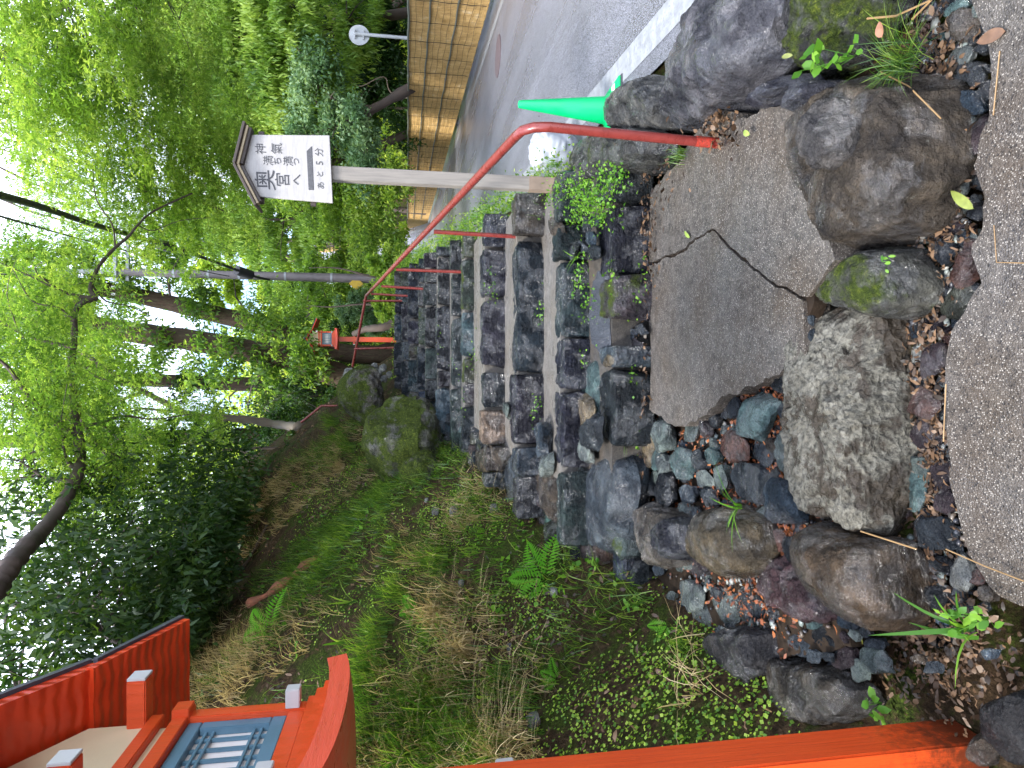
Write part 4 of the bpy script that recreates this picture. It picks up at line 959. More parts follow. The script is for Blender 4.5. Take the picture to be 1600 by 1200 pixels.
# round sign seen from behind, beyond the screen
ps = PY(561, 53, 14.0); RS = empty('round_road_sign', (ps.x, 14.0, -.5), label='round road sign seen from its grey back on a white pole behind the reed screen', cat='road sign')
tube('pole', [(0, 0, 0), (0, 0, ps.z + .5 + .10)], .035, M_steel, RS, 12)
bm = bmesh.new(); bmesh.ops.create_cone(bm, cap_ends=True, segments=40, radius1=.215, radius2=.215, depth=.015)
bmobj('disc', bm, M_steel, RS, loc=(0, .045, ps.z + .5), rot=(math.pi / 2, 0, 0), smooth=False)
for dz in (-.09, .09): box('bracket', (0, .02, ps.z + .5 + dz), (.20, .05, .03), M_steel, RS, .003)

# ================================================================== lanterns
def adze(name, p0, p1, p2, p3, th, mt, par, n=14):
    """a plank between four top corners with a carved underside"""
    V_ = []; Fc = []
    P4 = [Vector(p) for p in (p0, p1, p2, p3)]
    m_ = 6
    nrm = (P4[1] - P4[0]).cross(P4[3] - P4[0]).normalized()
    if nrm.z < 0: nrm = -nrm
    for s_ in (0, 1):
        for i_ in range(n + 1):
            for j_ in range(m_ + 1):
                u, v = i_ / n, j_ / m_
                p = P4[0].lerp(P4[1], u).lerp(P4[3].lerp(P4[2], u), v)
                if s_: p = p - nrm * (th + .0016 * math.sin(i_ * 2.6 + j_))
                V_.append(p)
    K = (n + 1) * (m_ + 1)
    for i_ in range(n):
        for j_ in range(m_):
            a_ = i_ * (m_ + 1) + j_; q = (a_, a_ + 1, a_ + m_ + 2, a_ + m_ + 1)
            Fc.append(q); Fc.append(tuple(x + K for x in q[::-1]))
    rim = [i_ * (m_ + 1) for i_ in range(n + 1)] + [n * (m_ + 1) + j_ for j_ in range(1, m_ + 1)] + [i_ * (m_ + 1) + m_ for i_ in range(n - 1, -1, -1)] + [j_ for j_ in range(m_ - 1, 0, -1)]
    for a_, b_ in zip(rim, rim[1:] + rim[:1]): Fc.append((a_, b_, b_ + K, a_ + K))
    return mesh(name, V_, Fc, mt, par)
def bowed(name, hx, hy, z0, z1, up, mt, par):
    """platform board whose corners sweep upward"""
    n = 12; V_ = []; Fc = []
    for s_ in (0, 1):
        for i_ in range(n + 1):
            for j_ in range(n + 1):
                u, v = 2 * i_ / n - 1, 2 * j_ / n - 1; k_ = 1 if not s_ else .975
                V_.append((u * hx * k_, v * hy * k_, (z1 if s_ else z0) + up * (u * u * v * v) ** 1.0 * .5 + up * .5 * (u ** 4 + v ** 4) / 2))
    K = (n + 1) ** 2
    for i_ in range(n):
        for j_ in range(n):
            a_ = i_ * (n + 1) + j_; q = (a_, a_ + n + 1, a_ + n + 2, a_ + 1); Fc.append(q[::-1]); Fc.append(tuple(x + K for x in q))
    rim = [i_ * (n + 1) for i_ in range(n + 1)] + [n * (n + 1) + j_ for j_ in range(1, n + 1)] + [i_ * (n + 1) + n for i_ in range(n - 1, -1, -1)] + list(range(n - 1, 0, -1))
    for a_, b_ in zip(rim, rim[1:] + rim[:1]): Fc.append((b_, a_, a_ + K, b_ + K))
    return mesh(name, V_, Fc, mt, par)
def lantern(loc, rz, label):
    T_ = empty('shrine_lantern', loc, label, 'lantern', rz=rz)
    box('post', (0, 0, .78), (.13, .13, 1.76), M_postv, T_, .006)
    box('bracket_arm', (0, 0, 1.235), (.045, .30, .05), M_white, T_, .003); box('bracket_arm', (0, 0, 1.236), (.048, .26, .053), M_verm, T_, .002)
    bowed('platform', .285, .285, 1.637, 1.69, .035, M_vermpale, T_)
    for k, (h_, z_) in enumerate([(.235, 1.715), (.222, 1.735), (.208, 1.755)]): box('ledge', (0, 0, z_), (2 * h_, 2 * h_, .0195), M_verm, T_, .002)
    s = .178
    for sx in (-1, 1):
        for sy in (-1, 1): box('corner_post', (sx * s, sy * s, 1.93), (.042, .042, .33), M_verm, T_, .003)
    for a_ in range(4):
        c_, s_ = round(math.cos(a_ * math.pi / 2)), round(math.sin(a_ * math.pi / 2))
        def Rr(x, y, z): return (x * c_ - y * s_, x * s_ + y * c_, z)
        rr_ = (0, 0, a_ * math.pi / 2)
        # x outwards: sill, window frame, paper and lattice of this side
        box('sill', Rr(s - .001, 0, 1.788), (.036, 2 * s - .044, .042), M_verm, T_, .002, rot=rr_)
        box('head_beam', Rr(s, 0, 2.075), (.05, 2 * s + .09 - (a_ % 2) * .004, .036 + (a_ % 2) * .006), M_verm, T_, .002, rot=rr_)
        wf = box('window_frame', Rr(s - .004, 0, 1.83), (.022, .312, .036), M_blue, T_, .002, rot=rr_)
        box('window_frame', Rr(s - .004, 0, 2.038), (.022, .312, .034), M_blue, T_, .002, rot=rr_)
        for sy in (-1, 1): box('window_frame', Rr(s - .004, sy * .139, 1.934), (.0215, .033, .171), M_blue, T_, .002, rot=rr_)
        box('paper_pane', Rr(s - .016, 0, 1.934), (.004, .25, .175), M_paper, T_, 0, rot=rr_)
        for zz in (1.868, 1.886, 1.985, 2.003): box('lattice_bar', Rr(s - .007, 0, zz), (.009, .246, .007), M_blue, T_, .001, rot=rr_)
        for yy_ in (-.092, -.046, 0, .046, .092): box('lattice_bar', Rr(s - .0095, yy_, 1.934), (.008, .010, .172), M_blue, T_, .001, rot=rr_)
        box('frieze_panel', Rr(s - .004, 0, 2.108), (.006, .31, .03), M_cream, T_, 0, rot=rr_)
        box('tie_beam', Rr(s - .002, 0, 2.14), (.044, 2 * s + .02 - (a_ % 2) * .05, .032), M_verm, T_, .002, rot=rr_)
    for sy in (-1, 1):                                       # rafters with white ends, along x
        box('rafter', (0, sy * (s + .006), 2.182), (.600, .052, .046), M_verm, T_, .003); 
        for sx in (-1, 1): box('rafter_end', (sx * .3035, sy * (s + .006), 2.182), (.007, .050, .044), M_white, T_, .001)
        for sx in (-1, 1): box('beam_end', (sx * (s + .045), sy * s, 1.80), (.05, .036, .036), M_white, T_, .002)
    for sx in (-1, 1):                                       # gable boards
        x = sx * (s + .002); V_ = [(x, -s, 2.157), (x, s, 2.157), (x, s, 2.30), (x, 0, 2.42), (x, -s, 2.30)]; V_ += [(x - sx * .008, b_, c_) for a_, b_, c_ in V_]
        mesh('gable_panel', V_, [(0, 1, 2, 3, 4), (9, 8, 7, 6, 5)] + [(k, k + 5, (k + 1) % 5 + 5, (k + 1) % 5) for k in range(5)], M_cream, T_)
    hx = .325
    for sy in (-1, 1):                                       # two planks a side, curved like a shrine roof
        E = [(.40, 2.165), (.19, 2.262), (.0, 2.375)]
        adze('roof_plank', (hx, sy * .535, 2.190), (-hx, sy * .535, 2.190), (-hx, sy * .205, 2.318), (hx, sy * .205, 2.318), .022, M_carved, T_)
        adze('roof_plank', (hx - .004, sy * .245, 2.322), (-hx + .004, sy * .245, 2.322), (-hx + .004, sy * .0, 2.480), (hx - .004, sy * .0, 2.480), .034, M_carved, T_)
        adze('roof_cover', (hx + .008, sy * .547, 2.204), (-hx - .008, sy * .547, 2.204), (-hx - .008, sy * .245, 2.320), (hx + .008, sy * .245, 2.320), .015, M_slate, T_)
        adze('roof_cover', (hx + .006, sy * .255, 2.335), (-hx - .006, sy * .255, 2.335), (-hx - .006, 0, 2.500), (hx + .006, 0, 2.500), .015, M_slate, T_)
    box('ridge_cap', (0, 0, 2.505), (2 * hx + .03, .05, .035), M_slate, T_, .004)
    return T_
M_slate = paint('dark_roof_cover', (.05, .055, .07), .5, .3, 10, .4)
lantern((-1.058, 1.605, .0), 0, 'vermilion wooden lantern with blue lattice window, close beside the lowest step')
fl = PY(613, 531, 18.0)
lantern((fl.x, 18.0, Hs(fl.x, 18.0) + .0), -math.pi / 2, 'small distant vermilion lantern standing past the top of the steps')

# ================================================================== utility pole and cables
up_ = PY(640, 437, 20.0); UPg = Hs(up_.x, 20.0)
UP = empty('utility_pole', (up_.x, 20.0, UPg), label='tall dark utility pole rising behind the handrail with steel crossarms', cat='utility pole')
t1 = PY(190, 436, 20.0); t2 = PY(20, 434, 20.0)
tube('pole', [(0, 0, 0), (0, 0, t1.z - UPg)], [.15, .105], M_pole, UP, 16)
tube('pole_extension', [(0, 0, t1.z - UPg - .01), (0, 0, t2.z - UPg)], [.07, .06], M_steel, UP, 12)
for px_, a_, b_, yo in [(183, 342, 441, -.12), (197, 345, 438, .12)]:
    p0, p1 = PY(px_, a_, 20.0), PY(px_, b_, 20.0)
    box('crossarm', ((p0.x + p1.x) / 2 - up_.x, yo, p0.z - UPg), (p1.x - p0.x if p1.x > p0.x else p0.x - p1.x, .09, .09), M_steel, UP, .005)
for zz in (2.0, 3.2, 4.4, 5.2, 6.1): 
    z_ = PY(640 - zz * 60, 437, 20).z - UPg; tube('steel_band', [(0, 0, z_), (0, 0, z_ + .06)], .155 - .006 * zz, M_steel, UP, 16)
for dx in (-.35, -.15, .1): box('insulator', (dx - .3, -.12, t1.z - UPg + .16), (.06, .06, .12), M_white, UP, .01)
pw = PY(556, 440, 19.8); box('warning_plate', (-.18, -.1, pw.z - UPg), (.30, .012, .30), paint('yellow_plate', (.5, .32, .02), .5, .2, 10, .1), UP, .003, rot=(0, math.pi / 4, 0))
def cable(pts, r, lab, ycs, nm='overhead_cable'):
    P_ = spline([PY(x, y, Y_) for (x, y), Y_ in zip(pts, ycs)], 8); P_ = [p - P_[0] * 0 for p in P_]
    o_ = tube(nm, [p - P_[0] for p in P_], r, M_cable, None, 8); o_.location = P_[0]; return tag(o_, lab, 'cable')
P_ = [PY(x, y, Y_) for (x, y), Y_ in zip([(-20, 300), (60, 322), (150, 352), (255, 382), (330, 407), (392, 430), (420, 437)], [7, 8.5, 10.5, 13.5, 16.2, 19, 19.9])]
cb_ = empty('main_cable', P_[0], label='thick black cable bundle sloping down to the utility pole', cat='cable')
tube('cable', [p - P_[0] for p in spline(P_, 8)], [.045 - .0002 * k for k in range(49)], M_cable, cb_, 8)
for px_, py_, Y_, L__, r in [(259, 384, 13.5, .42, .10), (380, 425, 18.3, .50, .13)]:
    a_, b_ = PY(px_ - 14, py_ - 4, Y_ - .25), PY(px_ + 16, py_ + 6, Y_ + .25)
    tube('splice_box', [a_ - P_[0], a_.lerp(b_, .1) - P_[0], a_.lerp(b_, .12) - P_[0], a_.lerp(b_, .88) - P_[0], a_.lerp(b_, .9) - P_[0], b_ - P_[0]], [.02, .05, r, r, .05, .02], M_cable, cb_, 12)
cable([(-20, 332), (60, 355), (120, 372), (220, 398), (320, 424), (360, 432)], .013, 'thin lower black cable below the thick bundle', [7, 9, 11, 15, 18.5, 20])
cable([(-20, 428), (100, 431), (190, 433)], .012, 'thin black cable running beside the pole top', [9, 15, 20])
cable([(200, 345), (300, 372), (400, 402), (470, 418)], .010, 'faint thin cable hanging from the crossarm', [20, 24, 30, 38])

# ================================================================== trees
def tree(name, label, cat, base, lobes, mt, L, W, n, trunk=None, tr=.15, bark=None, group=None, star=1, Dm=(0, 0, -.3), spread=.8, clump=26, cr=.35, cflat=.45, limbs=True, nz=1.6, part='crown', outw=0.0):
    """lobes: (px, py, distance, radius) of leaf masses; trunk: world points (default straight up into the lobes)"""
    base = Vector(base)
    T_ = empty(name, base, label, cat, group)
    cs = [(PY(a, b_, y), r) for a, b_, y, r in lobes]
    top = sum((c_ for c_, _ in cs), Vector()) / len(cs)
    if trunk is None:
        hh = max(top.z, base.z + 2)
        trunk = [base - Vector((0, 0, .2)), base.lerp(Vector((top.x, top.y, hh)), .35) + Vector((R.uniform(-.2, .2), 0, 0)), base.lerp(Vector((top.x, top.y, hh)), .75), Vector((top.x, top.y, hh))]
    trunk = [Vector(p) for p in trunk]
    sp2 = spline(trunk, 7); nn = len(sp2)
    V_, Fc = tube_arr([p - base for p in sp2], [tr * (1 - .86 * k / (nn - 1)) * (1.35 if k == 0 else 1) * (1 + .12 * math.sin(k * 1.9)) for k in range(nn)], 12, True, .09, R.randint(0, 999))
    mesh('trunk', V_, Fc, bark or M_bark, T_, smooth=True)
    if limbs:
        for c_, r in cs:
            k = min(range(int(nn * .3), nn), key=lambda q: (sp2[q] - (c_ - Vector((0, 0, r * 1.2)))).length)
            a = sp2[k]; d = c_ - a
            if d.length < .3: continue
            mid = a.lerp(c_, .5) + Vector((R.uniform(-.15, .15), R.uniform(-.15, .15), .12)) * d.length
            rr = tr * .38; P_ = spline([a, mid, c_], 5)
            VV, FF = tube_arr([p - base for p in P_], [max(.008, rr * (1 - .8 * q / (len(P_) - 1))) for q in range(len(P_))], 7, True, .05, 3)
            for _ in range(5):                                     # twigs
                q0 = P_[R.randint(4, len(P_) - 1)]; q1 = c_ + Vector((R.uniform(-1, 1), R.uniform(-1, 1), R.uniform(-.6, .8))) * r * .9
                mm_ = q0.lerp(q1, .5) + Vector((R.uniform(-.1, .1), R.uniform(-.1, .1), R.uniform(0, .2))) * r
                v2, f2 = tube_arr([p - base for p in spline([q0, mm_, q1], 3)], [rr * .32, rr * .28, rr * .22, rr * .18, rr * .13, rr * .09, .004], 5)
                o_ = len(VV); VV += v2; FF += [tuple(x + o_ for x in f) for f in f2]
            mesh('limb', VV, FF, bark or M_bark, T_, smooth=True)
    G = Geo(); tot = sum(r ** 2 for _, r in cs)
    for c_, r in cs:
        k = int(n * r * r / tot); P, ci = blob(k, c_, (r, r, r * .8), clump=clump, cr=cr * min(1, r), cflat=cflat)
        cl = NR.random(clump)[ci] * .6 + NR.random(k) * .4
        Dv = unit(P - np.array(c_)) * outw if outw else None
        leafset(G, P, L, W, Dm=Dm, spread=spread, star=star, nz=nz, rnd=cl, Dv=Dv)
    G.build(part, mt, T_, loc=None) if False else None
    V_ = np.concatenate(G.V) - np.array(base); nmesh(part, V_, np.concatenate(G.Q), mt, T_, False, np.concatenate(G.r))
    return T_
def gb(x, y): return Vector((x, y, Hs(x, y)))

# --- trees across the river, right of the scene
far = [  # label, base x,y, lobes, leaf material, leaf L, W, n, Dm
    ('bright green tree with hanging sprays above the round road sign', 13, 20, [(300, 20, 17, 2.0), (360, 60, 16, 1.6), (430, 40, 16, 1.6), (490, 90, 16, 1.2), (330, 120, 17, 1.5), (400, 130, 17, 1.3), (540, 30, 17, 1.1)], L_cedar, .17, .045, 52000, (.15, 0, -1.6)),
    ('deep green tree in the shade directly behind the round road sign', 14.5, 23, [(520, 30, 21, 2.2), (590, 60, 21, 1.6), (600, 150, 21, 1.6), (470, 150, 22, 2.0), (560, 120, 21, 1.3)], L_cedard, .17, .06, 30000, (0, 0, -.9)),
    ('blue-green broadleaf shrub tree just behind the reed screen', 8.4, 16.5, [(500, 130, 15.5, .8), (540, 190, 15.5, .7), (480, 220, 16, .7), (570, 240, 16, .7)], L_blue, .11, .055, 11000, (0, 0, -.2)),
    ('yellow-green tree behind the signboard', 9.5, 22, [(420, 180, 20, 1.6), (450, 260, 20, 1.6), (380, 230, 20, 1.6), (520, 300, 21, 1.5), (560, 330, 21, 1.3), (600, 290, 20, 1.0)], L_maple2, .13, .06, 34000, (0, 0, -.7)),
    ('tall drooping green tree left of the signpost above the screen end', 11.5, 30, [(440, 350, 28, 2.2), (520, 360, 28, 2.0), (580, 370, 28, 1.6), (380, 330, 28, 2.2), (480, 300, 28, 2.0)], L_cedar, .24, .06, 30000, (0, 0, -1.6)),
    ('pale sunlit tree at the far end of the valley', 5.2, 46, [(420, 440, 44, 4.0), (520, 420, 44, 3.6), (560, 470, 44, 3.4), (470, 500, 44, 3.5), (360, 400, 44, 4.0), (600, 400, 44, 3)], L_yel, .34, .17, 34000, (0, 0, -.5)),
    ('dense bright tree towering highest on the far hillside', 20, 32, [(200, 40, 29, 3.6), (260, 120, 29, 3.0), (330, 180, 30, 2.6), (230, 0, 28, 3.0), (60, 60, 28, 2.2)], L_maple2, .2, .10, 22000, (0, 0, -.5)),
    ('dark evergreen filling the lower hillside behind the screen', 19, 30, [(420, 60, 30, 3.5), (520, 100, 30, 3.5), (590, 30, 30, 3.0), (470, 220, 31, 3.0), (590, 180, 30, 2.4), (330, 60, 31, 3.5), (540, 270, 31, 2.6), (350, 180, 31, 3)], L_ever, .24, .11, 40000, (0, 0, -.5)),
    ('mid-green tree between the utility pole and the signboard', 4.4, 34, [(330, 380, 32, 2.6), (420, 400, 32, 2.4), (280, 330, 32, 2.4), (500, 400, 32, 2.0)], L_maple, .2, .09, 26000, (0, 0, -.4)),
    ('feathery tree half hiding the lower utility pole', 3.9, 27, [(480, 470, 25, 1.5), (540, 500, 25, 1.5), (590, 520, 25, 1.2), (570, 450, 25, 1.2), (600, 490, 25, 1.0)], L_cedar, .16, .06, 20000, (0, 0, -.7)),
]
for lab, bx_, by_, lob, mt, L_, W_, n_, dm in far:
    tree('hillside_tree', lab, 'tree', gb(bx_, by_), lob, mt, L_, W_, n_, tr=.22, Dm=dm, spread=.6 if dm[2] < -1 else .9, clump=22, cr=.5, cflat=.38, bark=M_barkd)
# bare pale branches on the hillside
for k, (pts_, yv_, r_, lab) in enumerate([([(215, 10), (300, 65), (360, 100), (420, 170), (480, 160)], 20, .045, 'long pale leafless branch curving across the bright hillside trees'),
                                 ([(300, 95), (350, 130), (400, 180), (470, 235), (560, 215), (615, 290)], 33, .085, 'crooked pale fallen trunk leaning above the reed screen'),
                                 ([(545, 105), (560, 135), (600, 120), (620, 150)], 18.5, .025, 'thin bare forked twig right above the reed screen')]):
    P_ = [PY(x, y, yv_ + .4 * math.sin(q * 2)) for q, (x, y) in enumerate(pts_)]; b_ = gb(P_[-1].x, P_[-1].y); P_ += [b_ - Vector((0, 0, .1))]
    T_ = empty('dead_tree', b_, lab, 'dead tree'); sp2 = spline(P_, 6); tube('trunk', [p - b_ for p in sp2], [r_ * (.35 + .65 * q / len(sp2)) for q in range(len(sp2))], M_barkp, T_, 7, .08)
    for q in range(4):
        a = sp2[R.randint(2, len(sp2) // 2)]; e_ = a + Vector((R.uniform(-1, 1), R.uniform(-.5, .5), R.uniform(.3, 1.0)))
        tube('branch', [a - b_, a.lerp(e_, .5) + Vector((0, 0, .1)) - b_, e_ - b_], [r_ * .3, r_ * .2, .004], M_barkp, T_, 5)

# --- overhead maples
tree('maple_tree', 'bright maple whose sprays spread over the top corner above the road', 'maple', gb(9.5, 9),
     [(40, 40, 9, 1.3), (110, 20, 8.5, 1.2), (60, 110, 9, 1.1), (150, 90, 9.5, 1.2), (230, 60, 10, 1.0), (280, 30, 10, .9), (200, 150, 10, 1.0), (20, 150, 9, 1.0)], L_maple2, .075, .035, 21000, tr=.08, star=3, Dm=(0, 0, -.25), clump=34, cr=.42, cflat=.22, nz=2.5, bark=M_barkd, trunk=[gb(9.5, 9), (9.2, 9.4, 3), (7.6, 9.4, 7.2), (4.3, 9.3, 9.2)])
tree('maple_tree', 'tall maple with layered light sprays directly above the signboard', 'maple', gb(11.5, 17),
     [(170, 230, 11, 1.2), (250, 220, 11, 1.1), (120, 270, 11, 1.0), (230, 300, 11.5, 1.1), (300, 280, 12, 1.1), (330, 210, 12, 1.0), (350, 330, 12, .9), (180, 340, 11.5, .9), (90, 200, 11, 1.0), (300, 160, 12, 1.1), (390, 280, 12.5, .8), (270, 380, 12, .7)], L_maple2, .08, .036, 25000, tr=.08, star=3, Dm=(0, 0, -.3), clump=36, cr=.42, cflat=.22, nz=2.5, bark=M_barkd, trunk=[gb(11.5, 17), (10.5, 16.5, 4), (8.0, 14.5, 7.2), (4.4, 12, 9.6)])
MB_ = tree('maple_tree', 'maple with dark crooked overhead boughs reaching across the sky from the left bank', 'maple', gb(-4.6, 4.6),
     [(60, 430, 9, .9), (30, 520, 9, .9), (110, 500, 10, .8), (60, 610, 8.5, .8), (200, 700, 10, 1.0), (100, 700, 8, .9), (30, 720, 7.5, .8), (230, 740, 9.5, .9), (300, 720, 10.5, .8), (20, 620, 8, .7), (140, 760, 8, .7)], L_maple, .07, .033, 17000, tr=.085, star=3, Dm=(0, 0, -.3), clump=26, cr=.4, cflat=.22, nz=2.5, bark=M_barkd,
     trunk=[gb(-4.6, 4.6), (-4.5, 4.7, 3.6), PY(-140, 1080, 4.9)] + [PY(x, y, Y_) for x, y, Y_ in [(-30, 950, 5.0), (0, 908, 5.2), (19, 881, 5.4), (45, 850, 5.8), (62, 834, 6.2), (90, 800, 6.8), (103, 778, 7.2), (120, 745, 7.6), (125, 725, 7.9), (124, 690, 8.2), (118, 662, 8.4), (114, 630, 8.7), (115, 600, 8.9), (112, 565, 9.0), (116, 525, 9.2), (117, 487, 9.3), (130, 472, 9.3), (149, 466, 9.4), (142, 455, 9.5), (143, 444, 9.6), (155, 415, 9.8), (180, 387, 10), (200, 370, 10.1), (215, 352, 10.2), (240, 330, 10.4), (300, 302, 10.8)]])
for pts_, r0 in [([(112, 672, 8.3), (85, 655, 8.2), (62, 640, 8.1), (45, 618, 8), (31, 600, 7.9), (10, 572, 7.8), (-20, 548, 7.7)], .045), ([(122, 667, 8.3), (160, 660, 8.6), (194, 650, 9), (240, 655, 9.3), (297, 647, 9.6)], .022), ([(103, 681, 8.2), (70, 700, 8), (37, 715, 7.9), (28, 747, 7.8), (20, 780, 7.6)], .02),
                 ([(143, 444, 9.6), (165, 470, 9.8), (200, 478, 10), (250, 500, 10.2)], .014), ([(180, 387, 10), (175, 350, 10.2), (150, 310, 10.3), (145, 250, 10.4)], .014), ([(117, 500, 9.2), (90, 480, 9.1), (50, 470, 9), (20, 420, 8.8)], .016), ([(215, 352, 10.2), (240, 360, 10.4), (280, 345, 10.6), (330, 340, 10.8)], .010), ([(125, 725, 7.9), (150, 745, 8), (190, 740, 8.2)], .012)]:
    P_ = spline([PY(*q) for q in pts_], 4); b_ = Vector(MB_.location); nn = len(P_)
    tube('branch', [p - b_ for p in P_], [r0 * (1 - .75 * q / nn) * (1 + .1 * math.sin(q * 2.3)) for q in range(nn)], M_barkd, MB_, 8, .08, 5)
tree('maple_tree', 'slender pale-stemmed young maple rising from the bank past the red rails', 'maple', PG(470, 668),
     [(180, 640, 13.5, 1.1), (120, 560, 13, 1.1), (60, 480, 13, 1.0), (300, 700, 13, 1.0), (220, 790, 12.5, 1.1), (160, 720, 13, 1.0), (90, 650, 13, 1), (100, 470, 14, .7)], L_maple2, .085, .038, 17000, tr=.095, star=3, Dm=(0, 0, -.3), clump=30, cr=.42, cflat=.22, nz=2.5, bark=M_barkp,
     trunk=[PG(470, 668)] + [PY(x, y, Y_) for x, y, Y_ in [(440, 664, 13.6), (380, 655, 13.6), (300, 648, 13.5), (250, 625, 13.4), (190, 592, 13.2), (120, 545, 13), (60, 505, 12.8), (0, 485, 12.6)]])
# --- old cedars behind the top of the steps
def cedar(label, path, yv, r0, lobes, mt=L_ever, n=9000, bark=M_bark, L=.16):
    P_ = [PY(x, y, yv) for x, y in path]; b_ = Vector((P_[0].x, yv, min(P_[0].z, Hs(P_[0].x, yv)) - .2))
    T_ = empty('cedar_tree', b_, label, 'cedar'); sp2 = spline([b_] + P_, 6); nn = len(sp2)
    V_, Fc = tube_arr([p - b_ for p in sp2], [r0 * (1.3 if q < 3 else 1) * (1 - .35 * q / nn) for q in range(nn)], 22, True, .07, R.randint(0, 99)); mesh('trunk', V_, Fc, bark, T_, smooth=True)
    for _ in range(7):
        a = sp2[R.randint(nn // 3, nn - 1)]; e_ = a + Vector((R.uniform(-2, 2), R.uniform(-1, .5), R.uniform(-.6, 1.0)))
        tube('dead_branch', [a - b_, a.lerp(e_, .5) + Vector((0, 0, .25)) - b_, e_ - b_], [.045, .025, .006], M_barkd, T_, 6)
    G = Geo()
    for x, y, yy_, r in lobes:
        P, ci = blob(int(n * r * r / sum(q[3] ** 2 for q in lobes)), PY(x, y, yy_), (r, r, r), clump=24, cr=.45 * min(1, r), cflat=.5)
        leafset(G, P, L, L * .4, Dm=(0, 0, -.8), spread=.8, rnd=NR.random(24)[ci] * .6 + NR.random(len(P)) * .4)
    nmesh('crown', np.concatenate(G.V) - np.array(b_), np.concatenate(G.Q), mt, T_, False, np.concatenate(G.r))
    return T_
cedar('leaning ivy-clad cedar trunk, nearest the utility pole', [(540, 552), (470, 528), (400, 506), (320, 487), (240, 468), (150, 450), (40, 430), (-60, 420)], 21, .30, [(420, 500, 20.4, .9), (300, 470, 20.4, .7), (470, 530, 20.4, .7), (80, 440, 21, 1.6), (200, 420, 21, 1.2)], L_maple, 12000)
cedar('thickest cedar with a dark flared root foot behind the mossy boulders', [(560, 596), (510, 580), (460, 562), (400, 550), (300, 532), (200, 518), (80, 500), (-60, 490)], 18.5, .36, [(330, 560, 18, .8), (200, 540, 18, 1.0), (440, 575, 18, .8), (60, 520, 18.5, 1.5), (480, 560, 17.8, .6)], L_maple, 9500)
cedar('straight reddish cedar trunk in the middle of the grove', [(540, 612), (470, 604), (380, 600), (260, 595), (120, 590), (-60, 580)], 22, .27, [(300, 610, 21.5, .7), (120, 600, 22, 1.6), (430, 620, 21.5, .9), (500, 600, 21.5, .8)], L_ever, 8500)
cedar('greyish cedar trunk farthest left in the grove', [(500, 672), (440, 678), (340, 682), (240, 684), (120, 688), (-60, 690)], 20, .26, [(380, 700, 19.5, .9), (120, 680, 20, 1.5), (440, 650, 19.5, .9), (330, 670, 19.4, .6)], L_ever, 8500)
for k, (p0, p1, yv_, r_) in enumerate([((640, 330), (470, 318), 40, .20), ((640, 362), (430, 350), 53, .26), ((636, 390), (380, 372), 72, .36), ((640, 300), (520, 296), 36, .16)]):
    a, b_ = PY(*p0, yv_), PY(*p1, yv_); T_ = empty('cedar_tree', a, ['slim dark trunk behind the lower half of the sign post', 'grey trunk left of the signpost at the bend of the screen', 'thin trunk nearest the far handrail posts', 'short dark trunk close behind the sign post above the screen'][k], 'tree')
    tube('trunk', [Vector((0, 0, -1)), (b_ - a) * .5 + Vector((.1, 0, 0)), b_ - a, (b_ - a) * 1.6], [r_, r_ * .9, r_ * .75, r_ * .5], M_barkd, T_, 9, .06)
    G = Geo(); P, ci = blob(2500, b_ + (b_ - a) * .3, (2.2, 2, 2.2), clump=20, cr=.5); leafset(G, P, .3, .14, Dm=(0, 0, -.6)); nmesh('crown', np.concatenate(G.V) - np.array(a), np.concatenate(G.Q), L_yel if k % 2 else L_maple, T_, False, np.concatenate(G.r))
# --- dark evergreens on the crest of the left bank
crest = [
    ('dark glossy evergreen at the very top of the bank behind the lantern roof', -3.6, 6.6, [(40, 1000, 6.4, 1.0), (120, 960, 6.6, .9), (60, 1080, 6.2, .9), (20, 900, 6.6, .8), (180, 900, 7, .8), (10, 1180, 5.5, .8), (230, 1000, 7, .5)]),
    ('drooping dark-leaved evergreen halfway along the bank crest', -3.1, 8.2, [(120, 850, 8, .9), (200, 820, 8.2, .9), (260, 860, 8.2, .8), (170, 930, 8, .7), (320, 900, 8, .6), (60, 820, 8, .8)]),
    ('small dark evergreen beside the beige bundle on the bank', -2.6, 10.4, [(300, 780, 10, .9), (360, 750, 10.4, .7), (390, 790, 10, .6), (330, 830, 9.6, .7), (250, 760, 10, .8)]),
    ('low leafy evergreen bush hugging the shaded crest of the bank', -3.0, 7.0, [(280, 930, 7.2, .6), (310, 870, 7.6, .5), (260, 1000, 6.6, .45), (345, 810, 9, .5)]),
]
for lab, bx_, by_, lob in crest:
    tree('evergreen_tree', lab, 'evergreen', gb(bx_, by_), lob, L_ever, .12, .038, 5000, tr=.07, Dm=(0, 0, -.9), spread=.7, clump=30, cr=.34, cflat=.4, bark=M_barkd, nz=1.0)

# ================================================================== moss-covered boulders and things by the top of the steps
def hb(px, py, yv, rx, ry, rz, col, seed, label, moss, **kw):
    c_ = PY(px, py, yv); poly = [(c_.x + rx * math.cos(a) * R.uniform(.88, 1.1), c_.y + ry * math.sin(a) * R.uniform(.9, 1.1)) for a in np.linspace(0, 6.28, 10)[:-1]]
    return rock('boulder', poly, c_.z - rz, c_.z + rz, col, seed, e=.8, nt_=80, nz_=36, planes=6, amp=.05, moss=moss, label=label, cat='boulder', **kw)
hb(630, 690, 7.6, .58, .6, .46, (.17, .17, .13), 71, 'great pale boulder dappled with yellow-green moss beside the upper steps', .60)
hb(566, 618, 9.4, .46, .55, .36, (.11, .10, .08), 72, 'dark mossy boulder behind the pale dappled one', .56)
hb(655, 752, 6.9, .35, .4, .22, (.08, .08, .06), 73, 'low mossy rock under the broken stump', .6)
hb(546, 588, 9.9, .16, .12, .10, (.42, .42, .40), 74, 'pale chalky stone topping the mossy boulder', .05)
